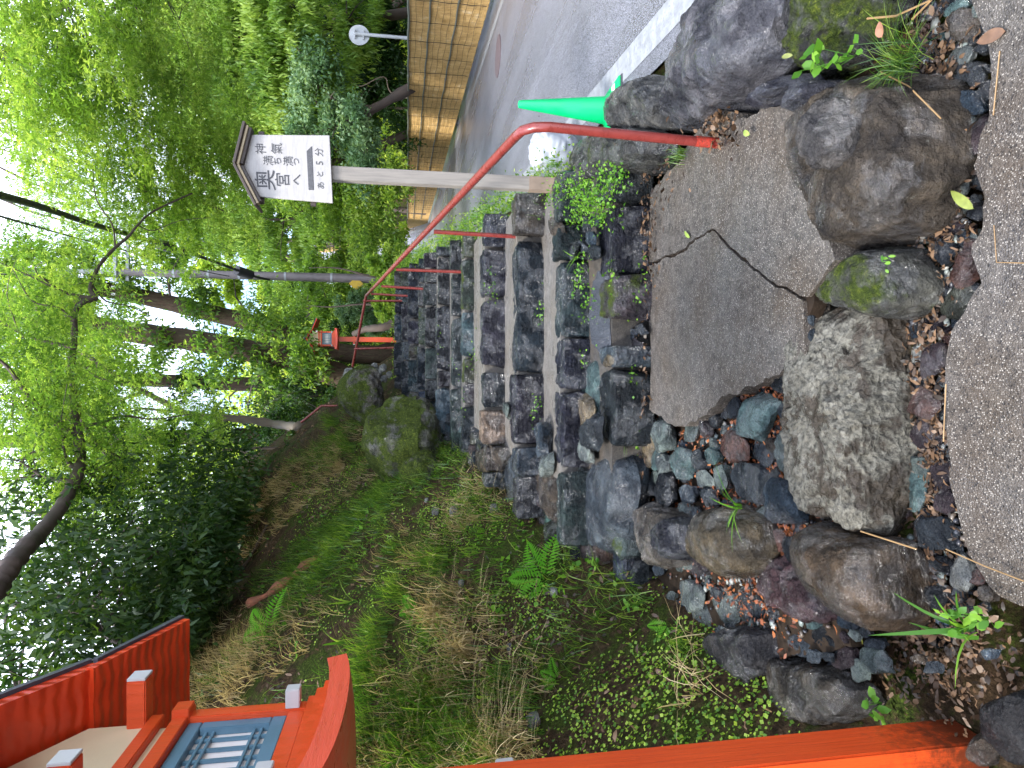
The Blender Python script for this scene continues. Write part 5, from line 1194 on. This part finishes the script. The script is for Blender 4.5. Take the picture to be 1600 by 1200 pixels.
for k, (x_, y_, s_) in enumerate([(590, 584, .07), (598, 575, .06), (600, 592, .06), (585, 573, .06), (608, 586, .05)]):
    o = hb(x_, y_, 10.2, s_ * 1.2, s_, s_, (.36, .38, .36), 80 + k, ['pale loose stone in the middle of the heap topping the steps', 'pale stone of the heap nearest the far rail post', 'lowest pale stone of the heap, on the bank side', 'uppermost pale stone of the heap at the steps head', 'pale stone of the heap closest to the top step'][k], .1); o['group'] = 'pale stones heaped at the top of the steps'; o['category'] = 'stone'
c_ = PG(620, 745); a = PY(600, 704, c_.y - .1); ST_ = empty('broken_stump', c_, 'splintered red-brown rotten stump leaning below the mossy boulder', 'stump')
V_, Fc = tube_arr(spline([Vector((0, 0, -.1)), (a - c_) * .5 + Vector((.02, 0, 0)), a - c_], 7), [.085 - .003 * q for q in range(15)], 20, True, .16, 4); mesh('trunk', V_, Fc, M_dead, ST_)
for k in range(5):
    b2 = (a - c_) * .9 + Vector((R.uniform(-.04, .04), R.uniform(-.04, .04), 0)); tube('splinter', [b2, b2 + Vector((R.uniform(-.02, .02), 0, R.uniform(.05, .12)))], [.02, .003], M_dead, ST_, 5)
# fallen trunk and roots on the bank, dead limb by the far lantern
for k, (pts_, r_, lab) in enumerate([([(395, 945), (430, 925), (470, 895), (500, 870)], .06, 'old brown log half buried in leaves on the shaded bank'), ([(335, 905), (370, 900), (400, 860), (420, 820)], .025, 'thin dead branch lying across the leaf litter high on the bank')]):
    P_ = [PG(x, y) + Vector((0, 0, r_ * .6)) for x, y in pts_]; T_ = tube('fallen_log', [p - P_[0] for p in spline(P_, 6)], [r_ * (.7 + .3 * math.sin(q)) for q in range(19)], M_dead if k == 0 else M_barkd, None, 10, .1); T_.location = P_[0]; tag(T_, lab, 'log')
P_ = [PY(614, 506, 13), PY(595, 512, 13), PY(572, 514, 13.2), PY(552, 522, 13.4)]; T_ = tube('fallen_log', [p - P_[0] for p in spline(P_, 6)], [.09 - .002 * q for q in range(19)], M_barkd, None, 9, .15); T_.location = P_[0]; tag(T_, 'dark gnarled dead wood behind the rail at the head of the steps', 'log')
# scattered pale stones on the bank
for k, (x_, y_, s_) in enumerate([(685, 800, .06), (714, 800, .07), (775, 795, .055), (668, 782, .035), (722, 912, .04), (836, 1128, .06), (868, 925, .04), (800, 1012, .03)]):
    p = PG(x_, y_); poly = [(p.x + s_ * math.cos(a) * R.uniform(.7, 1.2), p.y + s_ * math.sin(a) * R.uniform(.7, 1.2)) for a in np.linspace(0, 6.28, 8)[:-1]]
    rock('stone', poly, p.z - s_ * .5, p.z + s_ * .7, (.30, .30, .29), 90 + k, nt_=24, nz_=12, label=['pale angular stone on the clover bank, upper of the pair', 'pale triangular stone on the bank below its twin', 'grey-white stone lying nearest the steps on the bank', 'little pale stone above the pair on the bank', 'whitish stone among grass tufts mid-bank', 'rough pale stone on the bank close above the lantern post', 'small grey stone beside the fern', 'tiny grey stone between clover and fern'][k], cat='stone')

# ================================================================== ground plants
def Pg(pts, sx=0, sy=0):
    out_ = []
    for x, y in pts:
        p = PG(x + R.gauss(0, sx), y + R.gauss(0, sy)); out_.append((p.x, p.y, p.z + .0))
    return np.array(out_)
# fast scatter over the left bank
def bank(n, x0, x1, y0, y1, dens=None, lo=0.05):
    X_ = NR.uniform(x0, x1, n); Y_ = NR.uniform(y0, y1, n); d = ip(XE, Y_) - X_; ok = d > lo
    if dens is not None:
        P = np.stack([X_, Y_, X_ * 0], -1); ok &= NR.random(n) < dens(P, d)
    X_, Y_ = X_[ok], Y_[ok]; return np.stack([X_, Y_, H(X_, Y_)], -1)
def nrm_up(P):
    e_ = .03; dx = (H(P[:, 0] + e_, P[:, 1]) - H(P[:, 0] - e_, P[:, 1])) / (2 * e_); dy = (H(P[:, 0], P[:, 1] + e_) - H(P[:, 0], P[:, 1] - e_)) / (2 * e_)
    return unit(np.stack([-dx, -dy, np.ones(len(P))], -1))
G = Geo()                                                            # leaf litter
P = bank(60000, -5.5, .6, 1.2, 14, lambda P, d: np.clip(.22 + .30 * np.clip(d - .8, 0, 2) + fbm(P, 1.3) * .9, .04, 1)); N_ = nrm_up(P)
V_, Q_ = ovals(P + N_ * NR.uniform(.004, .03, (len(P), 1)), np.cross(N_, NR.normal(size=(len(P), 3))) + N_ * NR.uniform(-.1, .35, (len(P), 1)), NR.uniform(.02, .065, len(P)), NR.uniform(.008, .026, len(P)), N_ + NR.normal(size=(len(P), 3)) * .4)
G.add(V_, Q_, np.repeat(NR.random(len(P)), 8)); tag(G.build('leaf_litter', L_litterd), kind='stuff', label='brown fallen leaves covering the shaded bank')
def litter_px(name, regs, n, z, mt, lab, L=(.012, .035)):
    G_ = Geo(); C = []
    for _ in range(n):
        x, y, s1, s2 = R.choice(regs); w = PZ(R.gauss(x, s1), R.gauss(y, s2), z + R.uniform(0, .012)); C.append(w[:])
    C = np.array(C); m_ = len(C)
    V_, Q_ = ovals(C, NR.normal(size=(m_, 3)) * np.array([1, 1, .3]), NR.uniform(*L, m_), NR.uniform(L[0] * .4, L[1] * .5, m_), NR.normal(size=(m_, 3)) * .5 + np.array([0, 0, 1])); G_.add(V_, Q_, np.repeat(NR.random(m_), 8))
    tag(G_.build(name, mt), kind='stuff', label=lab)
litter_px('red_leaf_litter', [(1070, 720, 60, 60), (1190, 640, 30, 45), (1160, 830, 50, 50), (1220, 720, 40, 60), (1010, 655, 9, 30), (1250, 590, 15, 20), (1225, 860, 25, 40), (1180, 900, 60, 60), (1000, 760, 40, 50)], 4800, .09, L_litter, 'rust-coloured wet leaves between the bedded stones')
litter_px('gutter_leaf_litter', [(1460, 120, 25, 60), (1470, 300, 22, 80), (1450, 480, 18, 80), (1450, 640, 18, 70), (1455, 800, 20, 60), (1480, 980, 50, 40), (1500, 1060, 70, 45), (1410, 1030, 40, 30)], 2600, -.03, L_litterd, 'dark wet leaves and bark scraps in the gutter')
litter_px('edge_leaf_litter', [(1020, 260, 26, 26), (960, 300, 30, 24), (1120, 200, 14, 20), (1090, 170, 25, 20), (905, 400, 8, 50), (1003, 600, 5, 90), (845, 450, 4, 90), (760, 640, 5, 50), (1010, 380, 8, 60)], 900, .20, L_litterd, 'dry leaves gathered along the handrail edge', (.015, .045))
# round-leaved ground cover
G = Geo()
P = bank(150000, -3.2, .5, 1.7, 10, lambda P, d: np.clip(1.15 - d * .75, .02, 1) * np.clip(.45 + fbm(P, 2.6, 3, 3.0) * 2.8, 0, 1), lo=.0)
N_ = nrm_up(P); m_ = len(P); S_ = unit(np.cross(N_ + NR.normal(size=(m_, 3)) * .35, NR.normal(size=(m_, 3))))
sz = NR.uniform(.009, .022, m_); V_, Q_ = diamonds(P + N_ * NR.uniform(.006, .03, (m_, 1)), S_, sz, sz * .95, fold=.06, Nrm=N_ + NR.normal(size=(m_, 3)) * .35, wide=.5)
G.add(V_, Q_, np.repeat(NR.random(m_), 4)); tag(G.build('ground_cover', L_cover), kind='stuff', label='tiny round light-green leaves creeping over the mossy lower bank')
# grasses over the whole bank
G = Geo(); P = bank(14000, -3.9, .3, 1.7, 10, lambda P, d: np.clip(.25 + fbm(P, 1.1, 3, 8.0) * 2.6, 0, 1) * np.clip(1.4 - abs(d - .8), 0, 1)); blades(G, P, 8, .22, .0075, lean=1.0, rad=.09, droop=1.2, dirm=(.5, -.2, 0)); tag(G.build('bank_grass', L_grass), kind='stuff', label='thin green grass growing over the middle of the bank')
G = Geo(); P = bank(12000, -3.6, .2, 1.7, 10, lambda P, d: np.clip(.1 + fbm(P, 1.1, 3, 9.0) * 2.2, 0, 1) * np.clip(1.5 - abs(d - 1.0), 0, 1)); blades(G, P, 6, .26, .0065, lean=1.2, rad=.05, droop=1.6, dirm=(.6, -.3, 0)); tag(G.build('dry_grass', L_dry), kind='stuff', label='straw-coloured dead grass hanging down the bank')
def patch(name, regs, mt, lab, L, n, w, ln, dm, nb=12):
    G_ = Geo(); C = []
    for x, y, sx, sy, k in regs:
        for _ in range(int(k * n)):
            p = PG(min(R.gauss(x, sx), 900), min(R.gauss(y, sy), 1290))
            if 1.6 < p.y < 12 and p.x < float(ip(XE, p.y)) - .05 and p.x > -4: C.append(p[:])
    blades(G_, C, nb, L, w, lean=ln, rad=.07, droop=1.3, seg=4, dirm=dm); tag(G_.build(name, mt), kind='stuff', label=lab)
patch('long_grass', [(620, 1130, 45, 40, 1), (700, 1100, 35, 40, .8), (590, 1040, 20, 30, .4), (740, 1170, 40, 30, .6), (640, 920, 25, 30, .4), (700, 870, 30, 25, .4), (560, 700, 20, 25, .35), (530, 665, 15, 15, .25), (500, 720, 25, 20, .3), (800, 1120, 30, 40, .3)], L_grass, 'long soft grass arching down the lower bank', .24, 60, .007, 1.1, (.9, -.7, 0))
patch('long_dry_grass', [(600, 1190, 40, 20, .6), (740, 1000, 30, 40, .6), (690, 960, 25, 30, .5), (800, 1170, 35, 25, .6), (550, 730, 25, 20, .35), (680, 1080, 40, 50, .6), (650, 890, 25, 25, .3)], L_dry, 'long dead straw-coloured grass hanging over the lower bank', .26, 45, .006, 1.4, (.9, -.7, 0))
patch('mound_grass', [(780, 870, 25, 30, .8), (750, 800, 25, 30, .8), (720, 760, 20, 20, .5), (700, 830, 25, 25, .5)], L_bright, 'short bright grass among the clover near the steps', .09, 60, .006, .9, (.7, -.5, 0), 8)
# sedge tufts: each one a plant
tufts = [(610, 1150, .34, 100, 'largest green sedge tuft between the lantern roof corner and its post'), (700, 1100, .30, 90, 'broad arching sedge tuft in the middle of the lower bank'), (590, 1060, .30, 80, 'dark green sedge tuft right below the lantern platform'),
         (640, 930, .26, 80, 'grass tuft on the bank under the little pale stones'), (700, 880, .24, 70, 'bright grass tuft beside the whitish mid-bank stone'), (560, 700, .34, 90, 'tall yellow-green sedge beside the great mossy boulder'),
         (530, 660, .30, 80, 'sedge tuft on the crest above the mossy boulders'), (610, 990, .25, 70, 'arching grass clump behind the strap-leaved plant'), (760, 1150, .24, 70, 'sedge tuft resting against the upper lantern post'), (800, 1060, .18, 50, 'small grass tuft among the clover leaves'),
         (545, 1130, .28, 70, 'grass tuft tucked behind the lantern platform tip'), (660, 1190, .30, 80, 'sedge tuft at the frame edge below the lantern'), (1075, 1012, .10, 45, 'little fine grass tuft touching the angular glossy rock')]
def clump(name, p, h, n, lab, mt=L_grass, w=.0085, lean=.8, dirm=(.25, -.2, 0), cat='grass tuft', rad=.05, base=True):
    p = np.array(p); G_ = Geo(); blades(G_, [p], n, h, w, lean=lean, rad=rad, droop=1.2, seg=5, dirm=dirm)
    return tag(G_.build(name, mt, loc=tuple(p)), lab, cat)
for x_, y_, h_, n_, lab in tufts:
    p = PG(x_, y_); clump('grass_tuft', p, h_ * 1.15, int(n_ * 1.5), lab, dirm=(.7, -.45, 0), rad=.09)
for x_, y_, lab in [(740, 1010, 'pale dry grass bunch drooping over the clover'), (575, 1185, 'pale dry grass bunch by the lantern platform'), (540, 730, 'straw-coloured grass bunch left of the great mossy boulder'), (790, 1175, 'dry straw bunch close to the lantern post'), (690, 960, 'dry grass bunch between two green tufts mid-bank')]:
    clump('dry_grass_bunch', PG(x_, y_), .26, 120, lab, L_dry, .007, 1.3, (.8, -.5, 0), 'dry grass', .08)
# right edge plants
p = PZ(1425, 95, .06); clump('sedge_clump', p, .17, 190, 'glossy dark green sedge clump at the near right corner of the paving', L_grass, .0035, .9, (.05, -.5, 0), rad=.05)
p = PZ(1070, 245, .19); clump('grass_tuft', p, .11, 80, 'short grass tuft just left of the handrail foot', L_grass, .003, .8, (0, -.2, 0), rad=.035)
p = PZ(990, 305, .22); clump('grass_tuft', p, .11, 60, 'grassy tuft at the far right corner of the landing', L_grass, .003, .8, (-.2, -.2, 0), rad=.035)
p = PZ(1000, 222, .3); clump('grass_tuft', p, .05, 40, 'tiny grass tuft on the grey-green mossy rock', L_bright, .003, .7, (0, 0, 0), rad=.02)
p = PZ(838, 335, .56); clump('grass_tuft', p, .15, 110, 'bright grass tuft beside the signpost foot', L_bright, .004, .7, (.1, -.1, 0), rad=.06)
# weeds along the right edge of the flight
def weeds(name, pts_, lab, n, L, mt=L_bright, h=.09, sx=10, sy=8, kind='stuff', cat=None, world=False, zadd=0):
    G_ = Geo(); C = []
    for _ in range(n):
        x, y, z = R.choice(pts_)
        if world: C.append((x + R.gauss(0, sx), y + R.gauss(0, sy), z + R.uniform(0, h) * R.random()))
        else:
            w = PZ(R.gauss(x, sx), R.gauss(y, sy), z); C.append((w.x, w.y, z + R.uniform(0, h) * R.random()))
    C = np.array(C); C[:, 2] += zadd; leafset(G_, C, L, L * .72, Dm=(0, -.2, .1), spread=.9, nz=2.2); tag(G_.build(name, mt), lab, cat, kind=kind)
weeds('roadside_weeds', [(885, 290, .5), (905, 300, .46), (925, 305, .44), (870, 300, .52), (940, 330, .40), (915, 330, .42), (960, 280, .42), (890, 330, .46)], 'lush clover-like weeds around the signpost foot', 1300, .022, sx=16, sy=14)
weeds('edge_weeds', [(float(ip(XW, y)) + .12, y, float(ip(BY, y)) - .12) for y in np.linspace(4.4, 10.4, 40)], 'green weeds fringing the road side of the upper steps', 3600, .032, L_maple2, .2, .10, .1, world=True)
G = Geo(); P = np.array([[ip(XW, y) + NR.uniform(-.02, .25), y, 0] for y in NR.uniform(4.4, 11, 420)]); P[:, 2] = ip(BY, P[:, 1]) - .08; blades(G, P, 8, .13, .004, lean=.8, rad=.05, droop=1.1); tag(G.build('edge_grass', L_bright), kind='stuff', label='fresh grass fringe along the road side of the steps')
weeds('step_weeds', [(770, 450, .86), (840, 480, .56), (905, 440, .45), (912, 410, .45), (918, 480, .40), (995, 470, .25), (1002, 410, .2), (740, 560, .9), (835, 640, .6), (995, 690, .2), (985, 585, .25), (715, 620, .97), (700, 560, 1.02), (680, 520, 1.15), (905, 560, .4), (960, 430, .36)], 'small bright weeds rooted in the joints of the steps', 520, .022, sx=7, sy=16, h=.03)
# moss cushions and ferny plants on the far top
weeds('summit_weeds', [(x_, 10.9 + .2 * math.sin(x_ * 5), 1.66) for x_ in np.linspace(-.2, 1.9, 14)], 'green weeds around the head of the steps', 700, .04, L_maple2, .14, .08, .15, world=True)
# bushes at the far top, behind the rail
for k, (lob, lab, mt) in enumerate([([(604, 488, 14, .25), (600, 470, 14, .25)], 'small leafy bush behind the corner of the rail', L_maple2), ([(575, 485, 20, .6), (590, 500, 20, .5), (545, 480, 20, .5)], 'grey-green bush left of the utility pole foot', L_blue),
                                   ([(490, 620, 20, .9), (520, 650, 16, .7), (440, 655, 16.5, .8), (520, 590, 21, .6)], 'tangled undergrowth at the feet of the cedars', L_ever), ([(600, 420, 12, .4), (615, 440, 11.5, .3), (625, 405, 12, .35), (640, 425, 11, .3)], 'bright bush between the rail posts and the reed screen end', L_maple2),
                                   ([(470, 700, 12, .3), (440, 730, 11.5, .35), (480, 745, 10.5, .3)], 'leafy shrub beside the red rail on the bank', L_ever), ([(560, 560, 22, .9), (580, 600, 22, .8), (540, 520, 23, .8)], 'dark shrub mass behind the far lantern', L_ever)]):
    c_ = PY(lob[0][0], lob[0][1], lob[0][2]); b_ = Vector((c_.x, c_.y, Hs(c_.x, c_.y)))
    tree('bush', lab, 'bush', b_, lob, mt, .085, .04, 9000, tr=.03, Dm=(0, 0, .1), spread=1.0, clump=20, cr=.25, cflat=.6, bark=M_barkd)

# ferns, sprouts and leafy seedlings: each one a plant
def fern_at(x_, y_, L_, lab, nf=5, yaw=0, z=None):
    """yaw: mean direction of the fronds in the plane of the bank, 0 = uphill"""
    p = PG(x_, y_) if z is None else PZ(x_, y_, z); G_ = Geo(); ds = []
    n_ = Vector((.45, -.75, .5)).normalized(); u_ = (Vector((0, 0, 1)) - n_ * n_.z).normalized(); r_ = u_.cross(n_)
    for k in range(nf):
        a = yaw + (k - (nf - 1) / 2) * .8 + R.uniform(-.2, .2); v = u_ * math.cos(a) + r_ * math.sin(a); ds.append(v[:])
    fern(G_, tuple(p + n_ * .03), ds, L_, L_ * .28, n_[:]); tag(G_.build('fern', L_fern, loc=tuple(p)), lab, 'fern')
fern_at(858, 905, .30, 'large bright fern hanging at the clover bank edge near the steps', 5, .2)
fern_at(700, 1150, .16, 'little fern hidden among the sedges low on the bank', 3, .6)
fern_at(425, 985, .36, 'fern glowing against the dark soil beside the lantern roof', 5, 0)
fern_at(875, 1062, .12, 'small fern on the clover slope above the lantern post', 3, .5)
fern_at(655, 950, .18, 'short fern behind the grass tuft mid-bank', 4, -.7)
fern_at(1050, 978, .12, 'tiny fern seedling between clover and bedded stones', 3, -.8)
def spr(x_, y_, z, n, L_, W_, lab, dirm=None, lift=.8, bank_=False, mt=L_bright, cat='seedling', nm='strap_leaved_seedling'):
    p = PG(x_, y_) if bank_ else PZ(x_, y_, z); G_ = Geo(); sprout(G_, tuple(p), n, L_, W_, lift, dirm); tag(G_.build(nm, mt, loc=tuple(p)), lab, cat)
spr(1158, 790, .20, 11, .115, .012, 'bright strap-leaved seedling growing beside the rounded tan boulder')
spr(985, 688, .22, 10, .10, .010, 'bright seedling in the joint left of the landing')
spr(888, 765, .42, 9, .12, .010, 'bright seedling in the stones at the left end of the third step')
spr(818, 742, .60, 9, .12, .010, 'bright seedling at the left end of the fourth step')
spr(985, 862, .16, 9, .10, .010, 'bright seedling below the streaked step stone by the clover bank')
spr(905, 400, .44, 8, .10, .010, 'leafy sprout between the second and third steps at the right')
spr(1520, 985, .02, 9, .20, .020, 'long shiny strap-leaved plant near the lantern post at the paving edge', (.2, .1, 0))
spr(1350, 990, -.02, 8, .06, .006, 'small grassy sprout under the big brown boulder')
spr(560, 940, 0, 7, .28, .028, 'dark strap-leaved plant arching on the shaded bank', (.6, -.5, 0), bank_=True, mt=L_grass)
spr(540, 1005, 0, 6, .26, .026, 'single broad-bladed plant next to the lantern platform tip', (.6, -.5, 0), bank_=True, mt=L_grass)
spr(775, 1090, 0, 5, .24, .024, 'broad yellowing blades leaning over the clover', (.6, -.6, 0), bank_=True, mt=L_cover)
spr(470, 760, 0, 8, .22, .02, 'bamboo-grass sprig high on the bank by the bundle', (.4, -.5, 0), bank_=True)
spr(600, 770, 0, 9, .20, .02, 'bamboo-grass sprig above the broken stump', (.5, -.5, 0), bank_=True, mt=L_grass)
def leafy(x_, y_, z, n, L_, lab, r=.05, bank_=False, mt=L_bright, h=.08):
    p = PG(x_, y_) if bank_ else PZ(x_, y_, z); p = np.array(p); C = p + NR.normal(size=(n, 3)) * np.array([r, r, 0]) * .5 + np.array([0, 0, 1]) * NR.uniform(.2, 1, (n, 1)) * h
    G_ = Geo(); V_, Q_ = ovals(C, NR.normal(size=(n, 3)) * np.array([1, 1, .4]), L_ * NR.uniform(.7, 1.2, n), L_ * .55 * NR.uniform(.8, 1.1, n), NR.normal(size=(n, 3)) * .5 + np.array([0, -.5, 1.2]), .08); G_.add(V_, Q_, np.repeat(NR.random(n), 8))
    for c_ in C:
        t_ = np.linspace(0, 1, 2)[:, None]; a_ = p * (1 - t_) + c_ * t_; s_ = np.array([.0012, 0, 0]); G_.add(np.stack([a_[0] - s_, a_[0] + s_, a_[1] + s_, a_[1] - s_]), np.array([[0, 1, 2, 3]]), .2)
    tag(G_.build('leafy_seedling', mt, loc=tuple(p)), lab, 'seedling')
leafy(1290, 104, .2, 9, .055, 'pale broad-leaved seedling on the moss behind the rounded grey knob', .07)
leafy(1335, 88, .16, 14, .035, 'small leafy weed between the mossy rock and the sedge clump', .06)
leafy(1378, 1098, .05, 9, .05, 'dark leafy sprig beside the lower lantern post', .05)
leafy(1545, 965, .04, 14, .035, 'clover-like sprig at the left corner of the paving', .07)
leafy(1390, 408, .18, 6, .018, 'tiny green sprig on the low mossy step stone', .02, h=.02)
leafy(790, 965, 0, 9, .06, 'three-leaved seedling in the clover of the bank', .06, True)
leafy(940, 885, 0, 14, .045, 'heart-leaved sprig at the top edge of the clover near the steps', .07, True)
leafy(1000, 945, 0, 12, .04, 'sprig of pointed leaves on the clover edge by the dark stones', .06, True)
leafy(700, 980, 0, 16, .045, 'ivy-leaved patch among the tufts mid-bank', .10, True, L_maple)
leafy(620, 850, 0, 14, .06, 'leafy sprig in the brown litter below the stump', .09, True)
leafy(480, 1010, 0, 10, .05, 'small leafy sprig on bare soil beside the lantern roof', .08, True)
# ivy-like leaves spilling over the mid bank
G = Geo(); P = bank(9000, -3.4, .4, 3.5, 10, lambda P, d: np.clip(.1 + fbm(P, 1.8, 3, 4.0) * 2.2, 0, 1) * np.clip(1.7 - d, 0, 1)); leafset(G, P + np.array([0, 0, .03]), .05, .036, Dm=(.3, -.3, 0), spread=.8, nz=2.0); tag(G.build('bank_creeper', L_bright), kind='stuff', label='light green creeping leaves on the upper clover bank')
# brush on the crest
G = Geo(); P = bank(7000, -5.5, .3, 5, 15, lambda P, d: np.clip((d - 1.5) * .8, 0, 1)); leafset(G, P + NR.uniform(0, .35, (len(P), 1)) * np.array([0, 0, 1]), .085, .034, Dm=(.2, -.2, -.2), spread=.9); tag(G.build('crest_undergrowth', L_ever), kind='stuff', label='dark undergrowth along the crest of the bank')
# far wood closing the valley and the slopes either side
G = Geo()
n_ = 60000; Y_ = NR.uniform(30, 100, n_); side = NR.random(n_) < .8
X_ = np.where(side, fenceX(Y_) + NR.uniform(4, 45, n_), NR.uniform(-25, 6, n_)); ok = side | (Y_ > 48); X_, Y_ = X_[ok], Y_[ok]
P = np.stack([X_, Y_, H(X_, Y_) + np.clip(NR.uniform(0, 7, len(X_)) + 3 * vn(np.stack([X_, Y_, X_ * 0], -1), .3), 0, 9)], -1)
leafset(G, P, .65, .38, Dm=(0, 0, -.4), spread=.9); tag(G.build('far_wood', L_yel), kind='stuff', label='far green wood closing the valley behind the road')
G = Geo(); n_ = 26000; Y_ = NR.uniform(9, 34, n_); X_ = fenceX(Y_) + NR.uniform(3.5, 22, n_)
P = np.stack([X_, Y_, H(X_, Y_) + NR.uniform(0, 2.2, n_) * np.clip(.6 + 2 * vn(np.stack([X_, Y_, X_ * 0], -1), .6), .1, 1.5)], -1)
leafset(G, P, .26, .13, Dm=(0, -.2, -.5), spread=.9); tag(G.build('hillside_undergrowth', L_cedard), kind='stuff', label='dark undergrowth on the slope beyond the reed screen')
# twigs and straws lying about
def straw(pts_, z, r, lab, mt=None):
    P_ = [PZ(x, y, z + .004) for x, y in pts_]; o_ = tube('straw', [p - P_[0] for p in P_], r, mt or M_straw, None, 5); o_.location = P_[0]; tag(o_, lab, 'straw')
M_straw = paint('dry_straw', (.26, .16, .07), .5, .2, 20, .1)
straw([(1553, 352), (1557, 410), (1600, 411)], 0, 0.0013, 'bent straw lying on the paving at the right'); straw([(1562, 80), (1552, 180)], 0, 0.0017, 'straight pale straw near the right edge of the paving')
straw([(1478, 600), (1474, 690)], .01, 0.0018, 'upright-looking straw along the paving edge mid-gutter'); straw([(1345, 830), (1432, 858)], .24, 0.0021, 'orange straw across the top of the big brown boulder')
straw([(1478, 858), (1540, 885), (1600, 908)], .02, 0.0018, 'long orange straw crossing onto the paving'); straw([(1375, 112), (1420, 135), (1470, 185)], .10, .002, 'thin reddish twig arching beside the sedge clump')
straw([(1425, 30), (1455, 0), (1400, 25), (1355, 29)], .12, .003, 'tan twig against the mossy rock by the sedge'); straw([(1150, 1082), (1205, 1112)], .15, .003, 'tan twig lying above the lantern post')
def leafone(x_, y_, z, L_, W_, ang, col, lab):
    p = PZ(x_, y_, z + .006); m_ = 9; V_ = []
    for k in range(m_ + 1):
        t_ = k / m_; w_ = W_ * math.sin(math.pi * t_ ** .8) ** .8 * .5; zz = .006 * math.sin(t_ * 3)
        for s_ in (-1, 0, 1): V_.append(((t_ - .5) * L_ * math.cos(ang) - s_ * w_ * math.sin(ang), (t_ - .5) * L_ * math.sin(ang) + s_ * w_ * math.cos(ang), zz + (.004 if s_ else 0)))
    Fc = []
    for k in range(m_):
        for s_ in (0, 1): Fc.append((k * 3 + s_, k * 3 + s_ + 1, k * 3 + s_ + 4, k * 3 + s_ + 3))
    o_ = mesh('fallen_leaf', V_, Fc, None, None, True, p); o_.data.materials.append(paint('leaf_%s' % lab.split()[0], col, .5, .25, 60, .2)); tag(o_, lab, 'leaf')
leafone(1075, 366, SZ, .075, .020, .9, (.22, .30, .05), 'green willow-shaped leaf lying on the landing'); leafone(1505, 312, .02, .10, .028, .8, (.17, .20, .04), 'yellow-green narrow leaf over the gutter')
leafone(1550, 58, .0, .085, .035, 1.4, (.13, .07, .04), 'crumpled brown leaf at the right edge of the paving'); leafone(1345, 992, .02, .07, .035, .2, (.22, .23, .04), 'yellow leaf under the big brown boulder')
leafone(1168, 208, .2, .055, .022, 1.0, (.20, .28, .05), 'pale green leaf beside the handrail foot'); leafone(1378, 46, .2, .05, .03, .2, (.24, .11, .06), 'pinkish-brown leaf on the moss behind the sedge')
leafone(1232, 88, .41, .06, .014, 1.2, (.16, .18, .05), 'slim yellow leaf on the lichened boulder')
